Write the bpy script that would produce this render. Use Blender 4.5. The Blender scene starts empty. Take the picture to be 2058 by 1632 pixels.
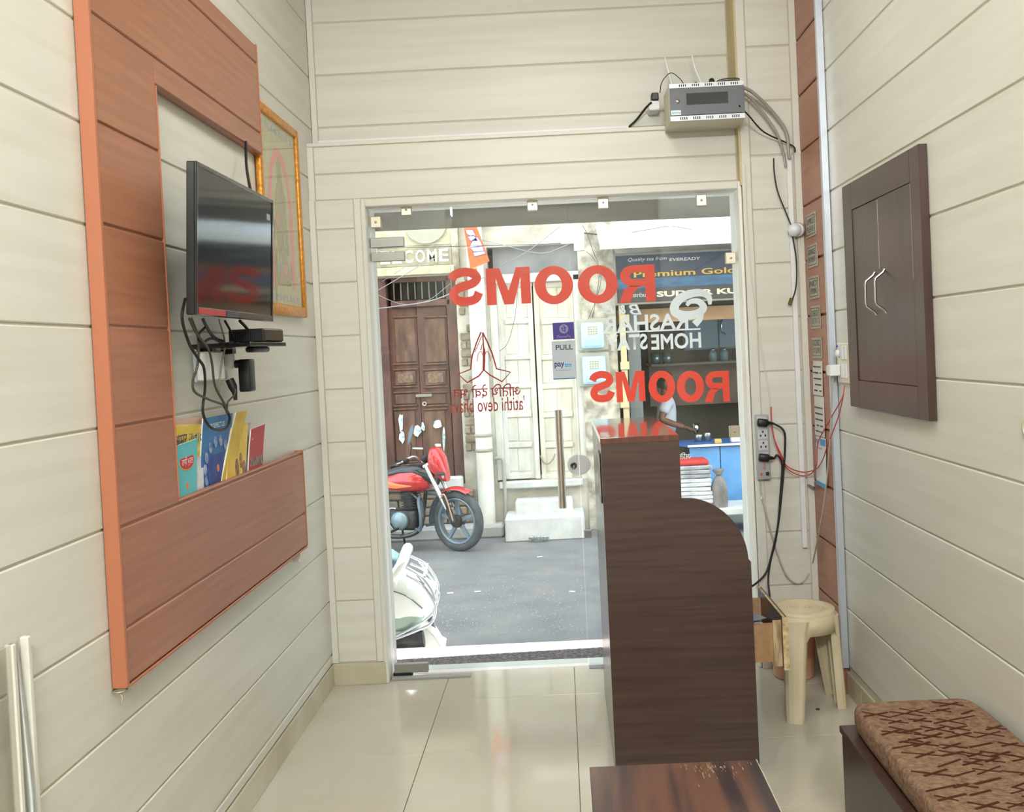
import bpy, bmesh, math, random
from mathutils import Vector, Matrix
random.seed(7)
D = bpy.data; SC = bpy.context.scene; COL = SC.collection; PI = math.pi

# ------------------------------------------------------------------ camera
# focal length and principal point in pixels of the 2058 x 1632 frame
FPX, PPX, PPY = 2062.0, 1110.0, 750.0
YAW, PITCH, ROLL, EYE = -.0085, .0235, .0475, 1.55
_cy, _sy = math.cos(YAW), math.sin(YAW); _cp, _sp = math.cos(PITCH), math.sin(PITCH); _cr, _sr = math.cos(ROLL), math.sin(ROLL)
RC = (Matrix(((_cr, _sr, 0), (-_sr, _cr, 0), (0, 0, 1))) @ Matrix(((1, 0, 0), (0, _cp, -_sp), (0, _sp, _cp)))
      @ Matrix(((_cy, 0, -_sy), (0, 1, 0), (_sy, 0, _cy))) @ Matrix(((1, 0, 0), (0, 0, -1), (0, 1, 0))))
cam_d = D.cameras.new('camera'); cam = D.objects.new('camera', cam_d); COL.objects.link(cam)
cam_d.sensor_fit = 'HORIZONTAL'; cam_d.sensor_width = 36.0; cam_d.lens = 36.0 * FPX / 2058
cam_d.shift_x = (1029 - PPX) / 2058; cam_d.shift_y = (PPY - 816) / 2058
cam_d.clip_start = .05; cam_d.clip_end = 100
_m = Matrix((RC[0], -RC[1], -RC[2])).transposed().to_4x4(); _m.translation = (0, 0, EYE)
cam.matrix_world = _m; SC.camera = cam
EYEP = Vector((0, 0, EYE)); RT = RC.transposed()
def at(u, v, ax, val):
    """point of the plane axis=val seen at photo pixel (u, v)"""
    r = RT @ Vector(((u - PPX) / FPX, (v - PPY) / FPX, 1)); t = (val - EYEP[ax]) / r[ax]
    return EYEP + r * t
def aty(u, v, y): return at(u, v, 1, y)

# ------------------------------------------------------------------ world, sun, exposure
w = D.worlds.new('world'); SC.world = w; w.use_nodes = True
bg = w.node_tree.nodes['Background']; bg.inputs[0].default_value = (0.78, .88, 1.06, 1); bg.inputs[1].default_value = 4.5
sun_d = D.lights.new('sun', 'SUN'); sun_d.energy = 45; sun_d.angle = .009; sun_d.color = (1, .95, .86)
sun = D.objects.new('sun', sun_d); COL.objects.link(sun)
sun.rotation_euler = Vector((-.10, -.34, -.97)).to_track_quat('-Z', 'Y').to_euler()
SC.view_settings.view_transform = 'Standard'; SC.view_settings.look = 'None'
SC.view_settings.gamma = 1; SC.view_settings.use_curve_mapping = False; SC.view_settings.exposure = 0.0

# ------------------------------------------------------------------ materials
def lin(c):
    if isinstance(c, str): c = tuple(int(c[i:i + 2], 16) / 255 for i in (0, 2, 4))
    return tuple((x / 12.92 if x <= .04045 else ((x + .055) / 1.055) ** 2.4) for x in c) + (1,)
MATS = {}
def mat(name, col, rough=.5, metal=0, col2=None, scale=(8, 8, 8), amount=1.0, detail=4, bump=0, bscale=None, ramp=(.35, .65),
        emit=0, coat=0, spec=.5, rand=0, alpha=None, trans=0, distort=0):
    """procedural principled material: two colours mixed by (stretched) noise, optional relief"""
    if name in MATS: return MATS[name]
    m = D.materials.new(name); m.use_nodes = True; nt = m.node_tree; b = nt.nodes['Principled BSDF']; L = nt.links
    b.inputs['Base Color'].default_value = lin(col); b.inputs['Roughness'].default_value = rough; b.inputs['Metallic'].default_value = metal
    b.inputs['Coat Weight'].default_value = coat; b.inputs['Specular IOR Level'].default_value = spec; b.inputs['Coat Roughness'].default_value = .05
    if trans: b.inputs['Transmission Weight'].default_value = trans
    if emit: b.inputs['Emission Color'].default_value = lin(col); b.inputs['Emission Strength'].default_value = emit
    tc = nt.nodes.new('ShaderNodeTexCoord'); vec = tc.outputs['Object']
    if rand:
        oi = nt.nodes.new('ShaderNodeObjectInfo'); ad = nt.nodes.new('ShaderNodeVectorMath'); ad.operation = 'MULTIPLY_ADD'
        ad.inputs[1].default_value = (1, 1, 1)
        cb = nt.nodes.new('ShaderNodeCombineXYZ'); mu = nt.nodes.new('ShaderNodeMath'); mu.operation = 'MULTIPLY'; mu.inputs[1].default_value = rand
        L.new(oi.outputs['Random'], mu.inputs[0])
        for k in range(3): L.new(mu.outputs[0], cb.inputs[k])
        L.new(vec, ad.inputs[0]); L.new(cb.outputs[0], ad.inputs[2]); vec = ad.outputs[0]
    if col2 is not None:
        mp = nt.nodes.new('ShaderNodeMapping'); mp.inputs['Scale'].default_value = scale; L.new(vec, mp.inputs[0])
        n = nt.nodes.new('ShaderNodeTexNoise'); n.inputs['Scale'].default_value = 1; n.inputs['Detail'].default_value = detail; n.inputs['Distortion'].default_value = distort
        L.new(mp.outputs[0], n.inputs['Vector'])
        cr = nt.nodes.new('ShaderNodeValToRGB'); cr.color_ramp.elements[0].position = ramp[0]; cr.color_ramp.elements[1].position = ramp[1]
        cr.color_ramp.elements[0].color = lin(col); cr.color_ramp.elements[1].color = lin(col2)
        L.new(n.outputs['Fac'], cr.inputs[0]); L.new(cr.outputs[0], b.inputs['Base Color'])
    if bump:
        mp2 = nt.nodes.new('ShaderNodeMapping'); mp2.inputs['Scale'].default_value = bscale or scale; L.new(vec, mp2.inputs[0])
        n2 = nt.nodes.new('ShaderNodeTexNoise'); n2.inputs['Scale'].default_value = 1; n2.inputs['Detail'].default_value = 5; L.new(mp2.outputs[0], n2.inputs['Vector'])
        bp = nt.nodes.new('ShaderNodeBump'); bp.inputs['Strength'].default_value = bump; bp.inputs['Distance'].default_value = .01
        L.new(n2.outputs['Fac'], bp.inputs['Height']); L.new(bp.outputs[0], b.inputs['Normal'])
    MATS[name] = m; return m
def glass_mat(name, tint='ffffff', rough=0.0, ior=1.45, haze=0):
    """clear architectural glass: Fresnel mirror over straight-through transmission (lets daylight pass)"""
    if name in MATS: return MATS[name]
    m = D.materials.new(name); m.use_nodes = True; nt = m.node_tree; L = nt.links
    for n in list(nt.nodes): nt.nodes.remove(n)
    o = nt.nodes.new('ShaderNodeOutputMaterial'); mx = nt.nodes.new('ShaderNodeMixShader'); fr = nt.nodes.new('ShaderNodeFresnel')
    gm = nt.nodes.new('ShaderNodeNewGeometry'); ma = nt.nodes.new('ShaderNodeMath'); ma.operation = 'MULTIPLY_ADD'
    ma.inputs[1].default_value = 1 / ior - ior; ma.inputs[2].default_value = ior      # same reflectance from both sides of the sheet
    L.new(gm.outputs['Backfacing'], ma.inputs[0]); L.new(ma.outputs[0], fr.inputs['IOR']); t = nt.nodes.new('ShaderNodeBsdfTransparent'); t.inputs[0].default_value = lin(tint)
    g = nt.nodes.new('ShaderNodeBsdfGlossy'); g.inputs['Roughness'].default_value = rough
    L.new(fr.outputs[0], mx.inputs[0]); L.new(g.outputs[0], mx.inputs[2])
    if haze:
        df = nt.nodes.new('ShaderNodeBsdfDiffuse'); df.inputs[0].default_value = (.9, .9, .9, 1)
        m2 = nt.nodes.new('ShaderNodeMixShader'); m2.inputs[0].default_value = haze
        L.new(t.outputs[0], m2.inputs[1]); L.new(df.outputs[0], m2.inputs[2]); L.new(m2.outputs[0], mx.inputs[1])
    else: L.new(t.outputs[0], mx.inputs[1])
    L.new(mx.outputs[0], o.inputs[0]); MATS[name] = m; return m

# ------------------------------------------------------------------ mesh builder
WL = {}
def wl(o): return WL.get(o.name, Vector((0, 0, 0))) if o else Vector((0, 0, 0))
class MB:
    def __init__(s): s.v = []; s.f = []; s.sm = []
    def add(s, vs, fs, smooth=False):
        k = len(s.v); s.v += [Vector(p) for p in vs]; s.f += [tuple(i + k for i in f) for f in fs]; s.sm += [smooth] * len(fs); return s
    def box(s, x0, x1, y0, y1, z0, z1, bev=0, seg=1):
        return s.obox(((x0 + x1) / 2, (y0 + y1) / 2, (z0 + z1) / 2), (x1 - x0, y1 - y0, z1 - z0), None, bev, seg)
    def obox(s, c, size, rot=None, bev=0, seg=1):
        M = Matrix.Translation(Vector(c))
        if rot is not None:
            if not isinstance(rot, Matrix):
                from mathutils import Euler
                rot = Euler(rot).to_matrix()
            M = M @ rot.to_4x4()
        hx, hy, hz = (abs(q) / 2 for q in size)
        if not bev:
            vs = [(-hx, -hy, -hz), (hx, -hy, -hz), (hx, hy, -hz), (-hx, hy, -hz), (-hx, -hy, hz), (hx, -hy, hz), (hx, hy, hz), (-hx, hy, hz)]
            return s.add([M @ Vector(p) for p in vs], [(0, 3, 2, 1), (4, 5, 6, 7), (0, 1, 5, 4), (1, 2, 6, 5), (2, 3, 7, 6), (3, 0, 4, 7)])
        bm = bmesh.new(); bmesh.ops.create_cube(bm, size=1); bmesh.ops.scale(bm, vec=(2 * hx, 2 * hy, 2 * hz), verts=bm.verts)
        bmesh.ops.bevel(bm, geom=bm.edges[:], offset=min(bev, hx * .95, hy * .95, hz * .95), segments=seg, profile=.5, affect='EDGES')
        bm.verts.index_update()
        s.add([M @ v.co for v in bm.verts], [tuple(v.index for v in f.verts) for f in bm.faces], seg > 1); bm.free(); return s
    def prism(s, poly, org, u, v, n, d0, d1, smooth=False):
        """2-D outline (concave allowed) in the frame org,u,v, thick from d0 to d1 along n"""
        org, u, v, n = Vector(org), Vector(u), Vector(v), Vector(n); k = len(poly)
        a = [org + u * p[0] + v * p[1] + n * d0 for p in poly]; b = [org + u * p[0] + v * p[1] + n * d1 for p in poly]
        area = sum(poly[i][0] * poly[(i + 1) % k][1] - poly[(i + 1) % k][0] * poly[i][1] for i in range(k))
        flip = (area > 0) != (u.cross(v).dot(n) * (d1 - d0) > 0)
        fs = [tuple(range(k))[::-1], tuple(range(k, 2 * k))] + [(i, (i + 1) % k, (i + 1) % k + k, i + k) for i in range(k)]
        if flip: fs = [f[::-1] for f in fs]
        j = len(s.f); s.add(a + b, fs)
        if smooth:
            for q in range(j + 2, len(s.f)): s.sm[q] = True
        return s
    def tube(s, pts, r, seg=8, closed=False, cap=True, squash=None):
        pts = [Vector(p) for p in pts]; n = len(pts); rs = r if isinstance(r, (list, tuple)) else [r] * n
        k = len(s.v); up = None; rings = []
        for i in range(n):
            a = pts[(i - 1) % n] if (closed or i) else pts[0]; b = pts[(i + 1) % n] if (closed or i < n - 1) else pts[-1]
            t = (b - a); t = t.normalized() if t.length > 1e-9 else Vector((0, 0, 1))
            if up is None: up = t.orthogonal().normalized()
            up = (up - t * up.dot(t)); up = up.normalized() if up.length > 1e-6 else t.orthogonal().normalized()
            sd = t.cross(up)
            rings.append([pts[i] + (up * math.cos(2 * PI * q / seg) + sd * math.sin(2 * PI * q / seg)) * rs[i] for q in range(seg)])
        vs = [p for g in rings for p in g]; fs = []
        for i in range(n if closed else n - 1):
            j = (i + 1) % n
            for q in range(seg):
                q2 = (q + 1) % seg; fs.append((i * seg + q, i * seg + q2, j * seg + q2, j * seg + q))
        s.add(vs, fs, True)
        if cap and not closed: s.add(rings[0], [tuple(range(seg))[::-1]]); s.add(rings[-1], [tuple(range(seg))])
        return s
    def lathe(s, prof, c, axis=(0, 0, 1), seg=24, smooth=True, closed=False):
        """profile of (radius, height) pairs turned about the axis through c"""
        z = Vector(axis).normalized(); x = z.orthogonal().normalized(); y = z.cross(x); c = Vector(c); n = len(prof)
        vs = [c + z * h + (x * math.cos(2 * PI * q / seg) + y * math.sin(2 * PI * q / seg)) * max(r, 1e-5) for r, h in prof for q in range(seg)]
        fs = [(i * seg + q, i * seg + (q + 1) % seg, ((i + 1) % n) * seg + (q + 1) % seg, ((i + 1) % n) * seg + q) for i in range(n if closed else n - 1) for q in range(seg)]
        return s.add(vs, fs, smooth)
    def ball(s, c, r, seg=16, rings=10):
        if not isinstance(r, (list, tuple)): r = (r, r, r)
        vs = []; fs = []
        for i in range(rings + 1):
            a = PI * i / rings
            for q in range(seg):
                b = 2 * PI * q / seg; vs.append((c[0] + r[0] * math.sin(a) * math.cos(b), c[1] + r[1] * math.sin(a) * math.sin(b), c[2] - r[2] * math.cos(a)))
        for i in range(rings):
            for q in range(seg): fs.append((i * seg + q, i * seg + (q + 1) % seg, (i + 1) * seg + (q + 1) % seg, (i + 1) * seg + q))
        return s.add(vs, fs, True)
    def grid(s, fn, nu, nv, smooth=True):
        vs = [fn(i / nu, j / nv) for j in range(nv + 1) for i in range(nu + 1)]
        return s.add(vs, [(j * (nu + 1) + i, j * (nu + 1) + i + 1, (j + 1) * (nu + 1) + i + 1, (j + 1) * (nu + 1) + i) for j in range(nv) for i in range(nu)], smooth)
    def loft(s, rings, closed_ring=True, cap=True, smooth=True):
        n = len(rings[0]); m = len(rings); vs = [p for r in rings for p in r]; fs = []
        for i in range(m - 1):
            for q in range(n if closed_ring else n - 1):
                q2 = (q + 1) % n; fs.append((i * n + q, i * n + q2, (i + 1) * n + q2, (i + 1) * n + q))
        s.add(vs, fs, smooth)
        if cap: s.add(rings[0], [tuple(range(n))[::-1]]); s.add(rings[-1], [tuple(range(n))])
        return s
    def build(s, name, m, parent=None, label=None, cat=None, group=None, kind=None, org=None, solid=0):
        off = wl(parent) if parent else (Vector(org) if org is not None else Vector((0, 0, 0)))
        me = D.meshes.new(name); me.from_pydata([tuple(p - off) for p in s.v], [], s.f); me.polygons.foreach_set('use_smooth', s.sm); me.update()
        bm = bmesh.new(); bm.from_mesh(me); bmesh.ops.recalc_face_normals(bm, faces=bm.faces); bm.to_mesh(me); bm.free()
        if m: me.materials.append(m)
        o = D.objects.new(name, me); COL.objects.link(o)
        if parent: o.parent = parent; WL[o.name] = wl(parent)
        else: o.location = off; WL[o.name] = off
        if solid:
            md = o.modifiers.new('thick', 'SOLIDIFY'); md.thickness = solid
        tag(o, label, cat, group, kind); return o
def tag(o, label=None, cat=None, group=None, kind=None):
    if label: o['label'] = label
    if cat: o['category'] = cat
    if group: o['group'] = group
    if kind: o['kind'] = kind
    return o
def thing(name, label, cat, loc=(0, 0, 0), group=None, rz=0, local=False, kind=None):
    o = D.objects.new(name, None); COL.objects.link(o); o.location = loc; o.rotation_euler = (0, 0, rz); o.empty_display_size = .05
    WL[o.name] = Vector((0, 0, 0)) if local else Vector(loc)
    return tag(o, label, cat, group, kind)
def smooth_path(pts, n=6):
    """Catmull-Rom through the points"""
    p = [Vector(q) for q in pts]; p = [p[0] * 2 - p[1]] + p + [p[-1] * 2 - p[-2]]; out = []
    for i in range(1, len(p) - 2):
        for k in range(n):
            t = k / n; a, b, c, d = p[i - 1], p[i], p[i + 1], p[i + 2]
            out.append(.5 * ((2 * b) + (c - a) * t + (2 * a - 5 * b + 4 * c - d) * t * t + (3 * b - a - 3 * c + d) * t ** 3))
    return out + [p[-2]]
def text_mesh(body, off=0, shear=0, res=3, space=1.0):
    c = D.curves.new('text', 'FONT'); c.body = body; c.size = 1; c.offset = off; c.shear = shear; c.resolution_u = res; c.space_character = space
    o = D.objects.new('text', c); COL.objects.link(o); dg = bpy.context.evaluated_depsgraph_get(); me = D.meshes.new_from_object(o.evaluated_get(dg))
    D.objects.remove(o); D.curves.remove(c); return me
def text(name, body, org, u, v, width, height, m, parent, off=0, shear=0, lift=.0006, space=1.0, label=None):
    """flat lettering fitted into width x height from org along u (reading direction) and v (up)"""
    me = text_mesh(body, off, shear, space=space); xs = [q.co.x for q in me.vertices]; ys = [q.co.y for q in me.vertices]
    x0, x1, y0, y1 = min(xs), max(xs), min(ys), max(ys); o_, u, v = Vector(org), Vector(u).normalized(), Vector(v).normalized()
    n = u.cross(v); W = wl(parent)
    if height is None: height = width * (y1 - y0) / (x1 - x0)
    if width is None: width = height * (x1 - x0) / (y1 - y0)
    for q in me.vertices: q.co = o_ + u * ((q.co.x - x0) / (x1 - x0) * width) + v * ((q.co.y - y0) / (y1 - y0) * height) + n * lift - W
    me.materials.clear(); me.materials.append(m); me.name = name
    o = D.objects.new(name, me); COL.objects.link(o); o.parent = parent; WL[o.name] = W
    if label: o['label'] = label
    return o
# ------------------------------------------------------------------ room shell
XL, XR, YB, ZC, YG = -1.15, 1.178, -1.8, 3.40, 4.93
STEP = .2515; ZL = [.149 + STEP * k for k in range(14)]
cream = mat('cream_panel', 'dbdad1', .38, col2='d0cec2', scale=(30, 1.2, 22), ramp=(.3, .75), rand=9, spec=.35)
cream_x = mat('cream_panel_front', 'dbdad1', .38, col2='d0cec2', scale=(1.2, 30, 22), ramp=(.3, .75), rand=9, spec=.35)
cream_trim = mat('cream_trim', 'dad8ce', .4, spec=.35)
groove = mat('cream_groove', 'c2bca8', .6)
tilem = mat('polished_tile', 'c9c5b6', .07, col2='c0baa8', scale=(3, 3, 3), ramp=(.3, .8), rand=20)
grout = mat('dark_grout', '847a60', .8)
skirt = mat('skirting_tile', 'c9c2ac', .14, col2='bdb59c', scale=(4, 4, 4))
ceilm = mat('ceiling_paint', 'efece0', .6)
brown = mat('brown_laminate', 'ab7459', .34, col2='98634c', scale=(14, 2.2, 60), ramp=(.3, .75), rand=9, spec=.4)
brown_edge = mat('brown_edge_band', 'b06e50', .4)
dark = mat('dark_laminate', '524038', .30, col2='3f302b', scale=(2.0, 6, 55), ramp=(.3, .7), spec=.45)
dark_v = mat('dark_laminate_upright', '4d3931', .30, col2='3d2c27', scale=(30, 30, 2.0), ramp=(.3, .7), spec=.4)
chrome = mat('chrome', 'd8d8d8', .12, 1); steel = mat('brushed_steel', 'b8b6b0', .3, 1); alu = mat('aluminium', 'cfd6e2', .35, .6)
white_p = mat('white_plastic', 'e6e8e8', .4); blackp = mat('black_plastic', '17181a', .4); rubber = mat('black_cable_sheath', '1c1b19', .5)

fl = MB().box(XL - .1, XR + .1, YB, 4.97, -.12, -.006).build('floor', grout, kind='structure')
xs = [XL - .02] + [-.607 + .603 * k for k in range(3)] + [XR + .02]; ys = []
y = 4.566
while y > YB: ys.append(y); y -= .6
ys = [4.965] + ys + [YB]
for j in range(len(ys) - 1):
    for i in range(len(xs) - 1):
        MB().box(xs[i] + .0012, xs[i + 1] - .0012, ys[j + 1] + .0012, ys[j] - .0012, -.008, 0, .0008).build('tile', tilem, fl)
ce = MB().box(XL - .1, XR + .1, YB, 5.1, ZC, ZC + .1).build('ceiling', ceilm, kind='structure')
def planks(parent, zs, x0, x1, y0, y1, axis, face, th, m, gap=.006):
    """horizontal boards between the heights zs; axis 'x': boards face along x at x=face (th is signed, towards the wall)"""
    for a, b in zip(zs[:-1], zs[1:]):
        if b - a < .02: continue
        if axis == 'x': MB().box(min(face, face + th), max(face, face + th), y0, y1, a + gap / 2, b - gap / 2, .003).build('panel_board', m, parent)
        else: MB().box(x0, x1, min(face, face + th), max(face, face + th), a + gap / 2, b - gap / 2, .003).build('panel_board', m, parent)
wleft = MB().box(XL - .12, XL - .0045, YB, 5.05, 0, ZC).build('wall_left', groove, kind='structure')
planks(wleft, ZL + [ZC], 0, 0, YB, 4.98, 'x', XL, -.010, cream)
bl = MB().box(XL - .009, XL + .001, YB, 4.84, .108, .143, .002).build('trim_1', cream_trim, kind='structure')
bsl = MB().box(XL - .009, XL - .001, YB, 4.84, 0, .1).build('baseboard_left', grout, kind='structure')
for k in range(11):
    a, b = 4.838 - .6 * k, 4.838 - .6 * (k + 1)
    if k: a, b = a + .328, b + .328
    else: b += .328
    MB().box(XL - .004, XL + .006, max(b, YB) + .001, a - .001, 0, .102, .0015).build('skirting_tile', skirt, bsl)
ZR = [.127 + .2545 * k for k in range(14)]
wright = MB().box(XR + .0045, XR + .12, YB, 5.05, 0, ZC).build('wall_right', groove, kind='structure')
planks(wright, ZR + [ZC], 0, 0, YB, 4.98, 'x', XR, .010, cream)
bsr = MB().box(XR + .001, XR + .009, YB, 4.84, 0, .098).build('baseboard_right', grout, kind='structure')
for k in range(12):
    a = 4.80 - .6 * k
    if a > YB: MB().box(XR - .006, XR + .004, max(a - .6, YB) + .001, a - .001, 0, .099, .0015).build('skirting_tile', skirt, bsr)
wback = MB().box(XL - .1, XR + .1, YB - .1, YB - .009, 0, ZC).build('wall_back', groove, kind='structure')
planks(wback, [.0] + ZL + [ZC], XL, XR, 0, 0, 'y', YB, -.010, cream_x)

# front wall: left pillar, fascia over the door, set-back upper part, right column
YP, YF, YU, YCOL = 4.84, 4.86, 4.985, 4.80
XD0, XD1, ZD = -.885, .868, 2.262
wf = MB().box(XL, XD1 + .02, YU + .0045, 5.10, 2.5, ZC).box(XL, XD1 + .02, YF + .0045, 5.10, ZD + .004, 2.566).build('wall_front', groove, kind='structure')
planks(wf, [2.600, 2.672, 2.924, 3.176, ZC], XL + .03, .872, 0, 0, 'y', YU, .010, cream_x)
planks(wf, [2.300, 2.424, 2.555], XL + .03, .872, 0, 0, 'y', YF, .010, cream_x)
MB().box(XL, .872, YF - .002, YU + .01, 2.556, 2.574, .002).build('ledge_board', cream_trim, wf)
MB().box(XL, XL + .028, YU - .004, YU + .01, 2.575, ZC, .002).build('corner_trim', cream_trim, wf)
MB().box(XL, XL + .028, YF - .004, YF + .01, 2.30, 2.555, .002).build('corner_trim', cream_trim, wf)
pil = MB().box(XL, XD0 - .003, YP + .0045, 5.10, 0, 2.3).build('wall_front_pillar', groove, kind='structure')
planks(pil, [.105] + ZL[1:9] + [2.30], XL + .03, XD0 - .055, 0, 0, 'y', YP, .010, cream_x)
MB().box(XL, XL + .028, YP - .003, YP + .01, .105, 2.30, .002).build('corner_trim', cream_trim, pil)
MB().box(XD0 - .053, XD0 - .022, YP - .003, YP + .01, .105, 2.30, .002).build('edge_trim', cream_trim, pil)
MB().box(XL + .001, XD0 - .012, YP - .008, YP + .01, 0, .103, .002).build('skirting_tile', skirt, pil)
col_ = MB().box(.886, XR, YCOL + .0045, 5.10, 0, ZC).build('wall_front_column', groove, kind='structure')
planks(col_, [.105] + [z - .01 for z in ZL[1:]] + [ZC], .928, 1.128, 0, 0, 'y', YCOL, .010, cream_x)
MB().box(.884, .925, YCOL - .003, YCOL + .01, 0, ZC, .002).build('edge_trim', cream_trim, col_)
MB().box(1.131, 1.163, YCOL - .003, YCOL + .01, 0, ZC, .002).build('edge_trim', cream_trim, col_)
side = mat('tan_return_board', 'cdbb8c', .5, col2='c2ae7c', scale=(20, 20, 2))
MB().box(.876, .886, YCOL + .004, 5.10, 2.27, ZC, .001).build('return_board', side, col_)
# timber casing round the glass
cas = MB().box(XD0 - .022, XD0, YP - .006, 5.08, 0, ZD + .035, .004).build('door_casing', cream_trim, pil)
jw = mat('sunlit_jamb_tint', 'f0efe6', .4)  # cream jamb, whitened in its colour for the daylight falling on it
cas2 = MB().box(XD1, .884, YCOL + .02, 5.08, 0, ZD + .03, .004).build('door_casing', jw, col_)
MB().box(XD0 - .02, .884, YF - .012, 5.08, ZD, ZD + .036, .004).build('head_casing', cream_trim, wf)

# wooden feature column on the right wall with its aluminium edge
bc = MB().box(1.168, XR, 4.41, 4.797, .0, ZC).build('trim_2', brown, kind='structure')
zb = [.0, .118] + [.118 + .2545 * k for k in range(1, 13)] + [ZC]
for a, b in zip(zb[:-1], zb[1:]): MB().box(1.158, 1.170, 4.43, 4.797, a + .004, b - .004, .004).build('panel_board', brown, bc)
MB().box(1.154, 1.170, 4.405, 4.429, 0, ZC, .003).build('edge_band', mat('brown_edge_dark', '96614a', .4), bc)
MB().box(1.146, XR - .002, 4.380, 4.404, .122, ZC, .002).build('trim_3', alu, kind='structure')

# ------------------------------------------------------------------ ceiling lamps added out of view to fill the room with light
def lamp(name, label, x, y, sx, sy, power, col=(.98, .99, 1.0)):
    t = thing(name, label, 'lamp', (x, y, ZC))
    MB().box(x - sx / 2 - .015, x + sx / 2 + .015, y - sy / 2 - .015, y + sy / 2 + .015, ZC - .03, ZC - .001, .004).build('frame', white_p, t)
    MB().box(x - sx / 2, x + sx / 2, y - sy / 2, y + sy / 2, ZC - .034, ZC - .029).build('diffuser', mat('lit_diffuser', 'fff6e6', .5, emit=6), t)
    l = D.lights.new(name + '_light', 'AREA'); l.shape = 'RECTANGLE'; l.size = sx; l.size_y = sy; l.energy = power; l.color = col
    o = D.objects.new('light_source', l); COL.objects.link(o); o.parent = t; o.location = (0, 0, -.037)
lamp('ceiling_light', 'added flat square ceiling light panel out of view over the counter', 0, 3.4, .6, .6, 8)
lamp('ceiling_light', 'added flat square ceiling light panel out of view above the middle of the room', 0, 1.7, .6, .6, 9)
lamp('ceiling_light', 'added flat square ceiling light panel out of view over the rear of the room', 0, -.5, .6, .6, 8)
ft = thing('flood_light', 'wide added fill light high on the back wall, unseen behind the viewer', 'lamp', (0, YB, 3.2))  # lamp added behind the camera to light the front wall evenly
MB().box(-.55, .55, YB, YB + .06, 3.18, 3.36, .006).build('housing', white_p, ft); MB().box(-.53, .53, YB + .06, YB + .066, 3.20, 3.34).build('diffuser', mat('lit_diffuser', 'fff6e6', .5, emit=6), ft)
fl_d = D.lights.new('flood', 'AREA'); fl_d.shape = 'RECTANGLE'; fl_d.size = 1.05; fl_d.size_y = .14; fl_d.energy = 168; fl_d.color = (.97, .99, 1.0)
fl_o = D.objects.new('light_source', fl_d); COL.objects.link(fl_o); fl_o.parent = ft; fl_o.location = (0, .08, .07); fl_o.rotation_euler = Vector((0, 1, -.40)).to_track_quat('-Z', 'Z').to_euler()
wlt = thing('wall_light', 'small square lit wall lamp high on the left wall behind the viewer', 'lamp', (XL, -1.2, 3.02))
MB().box(XL, XL + .05, -1.29, -1.11, 3.02, 3.14, .004).build('housing', white_p, wlt)
MB().box(XL + .05, XL + .056, -1.28, -1.12, 3.03, 3.13).build('diffuser', mat('bright_diffuser', 'f4f8ff', .5, emit=40), wlt)
# ------------------------------------------------------------------ C-shaped brown wall panel on the left wall
XP = -1.112
cp = thing('wall_panel', 'C-shaped brown wood-grain wall panel framing the television on the left wall', 'wall panel', (XL, 2.515, .76))
zc = [.765, .905, 1.157, 1.408, 1.660, 1.911, 2.163, 2.432, 2.700, 2.772]
def brd(y0, y1, z0, z1): MB().box(XP - .012, XP, y0, y1, z0 + .003, z1 - .003, .0035).build('panel_board', brown, cp)
for a, b in zip(zc[:-1], zc[1:]):
    if b <= 1.16: brd(2.532, 4.335, a, b)
    elif a >= 2.43: brd(2.532, 3.965, a, b)
    else: brd(2.532, 2.922, a, b)
brd(2.923, 4.335, 1.157, 1.172); brd(2.923, 3.965, 2.352, 2.432)
MB().box(XP - .016, XP - .0055, 2.532, 2.922, .77, 2.77).build('backing_board', brown, cp); MB().box(XP - .016, XP - .0055, 2.922, 4.335, .77, 1.170).build('backing_board', brown, cp); MB().box(XP - .016, XP - .0055, 2.922, 3.965, 2.354, 2.77).build('backing_board', brown, cp)
MB().box(XL + .003, XP - .016, 2.520, 2.540, .77, 2.765).box(XL + .003, XP - .011, 4.31, 4.33, .77, 1.165).box(XL + .003, XP - .011, 2.545, 4.31, .775, .79).build('batten', brown_edge, cp)
MB().box(XL + .003, XP - .011, 2.907, 2.919, 1.17, 2.35).box(XL + .003, XP - .011, 2.545, 3.96, 2.75, 2.765).box(XL + .003, XP - .011, 2.922, 3.96, 2.357, 2.37).box(XL + .003, XP - .011, 3.945, 3.96, 2.37, 2.75).build('inner_batten', brown_edge, cp)
MB().box(XP - .036, XP + .002, 2.515, 2.531, .76, 2.775, .002).build('edge_band', brown_edge, cp)
MB().box(XP - .036, XP + .002, 4.336, 4.345, .765, 1.172, .002).build('edge_band', brown_edge, cp)
MB().box(XP - .036, XP + .002, 2.923, 2.930, 1.172, 2.352, .002).build('edge_band', brown_edge, cp)
MB().box(XP - .036, XP + .002, 3.966, 3.974, 2.352, 2.775, .002).build('edge_band', brown_edge, cp)
MB().box(XP - .036, XP + .002, 2.532, 4.335, .757, .765, .002).build('edge_band', brown_edge, cp)
wire = mat('wire', 'b9b29a', .35, .8)
MB().tube([(XP - .02 + .018 * math.cos(a), 2.521 + .018 * math.sin(a), .754) for a in [i * PI / 6 for i in range(12)]], .0022, 6, closed=True).tube([(XP - .02, 2.521, .752), (XP - .012, 2.517, .735), (XP - .016, 2.513, .72)], .0022, 6).build('hook', wire, cp)
MB().box(XL + .004, XP - .01, 4.25, 4.262, .715, .757).build('bracket', cream_trim, cp)

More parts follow.
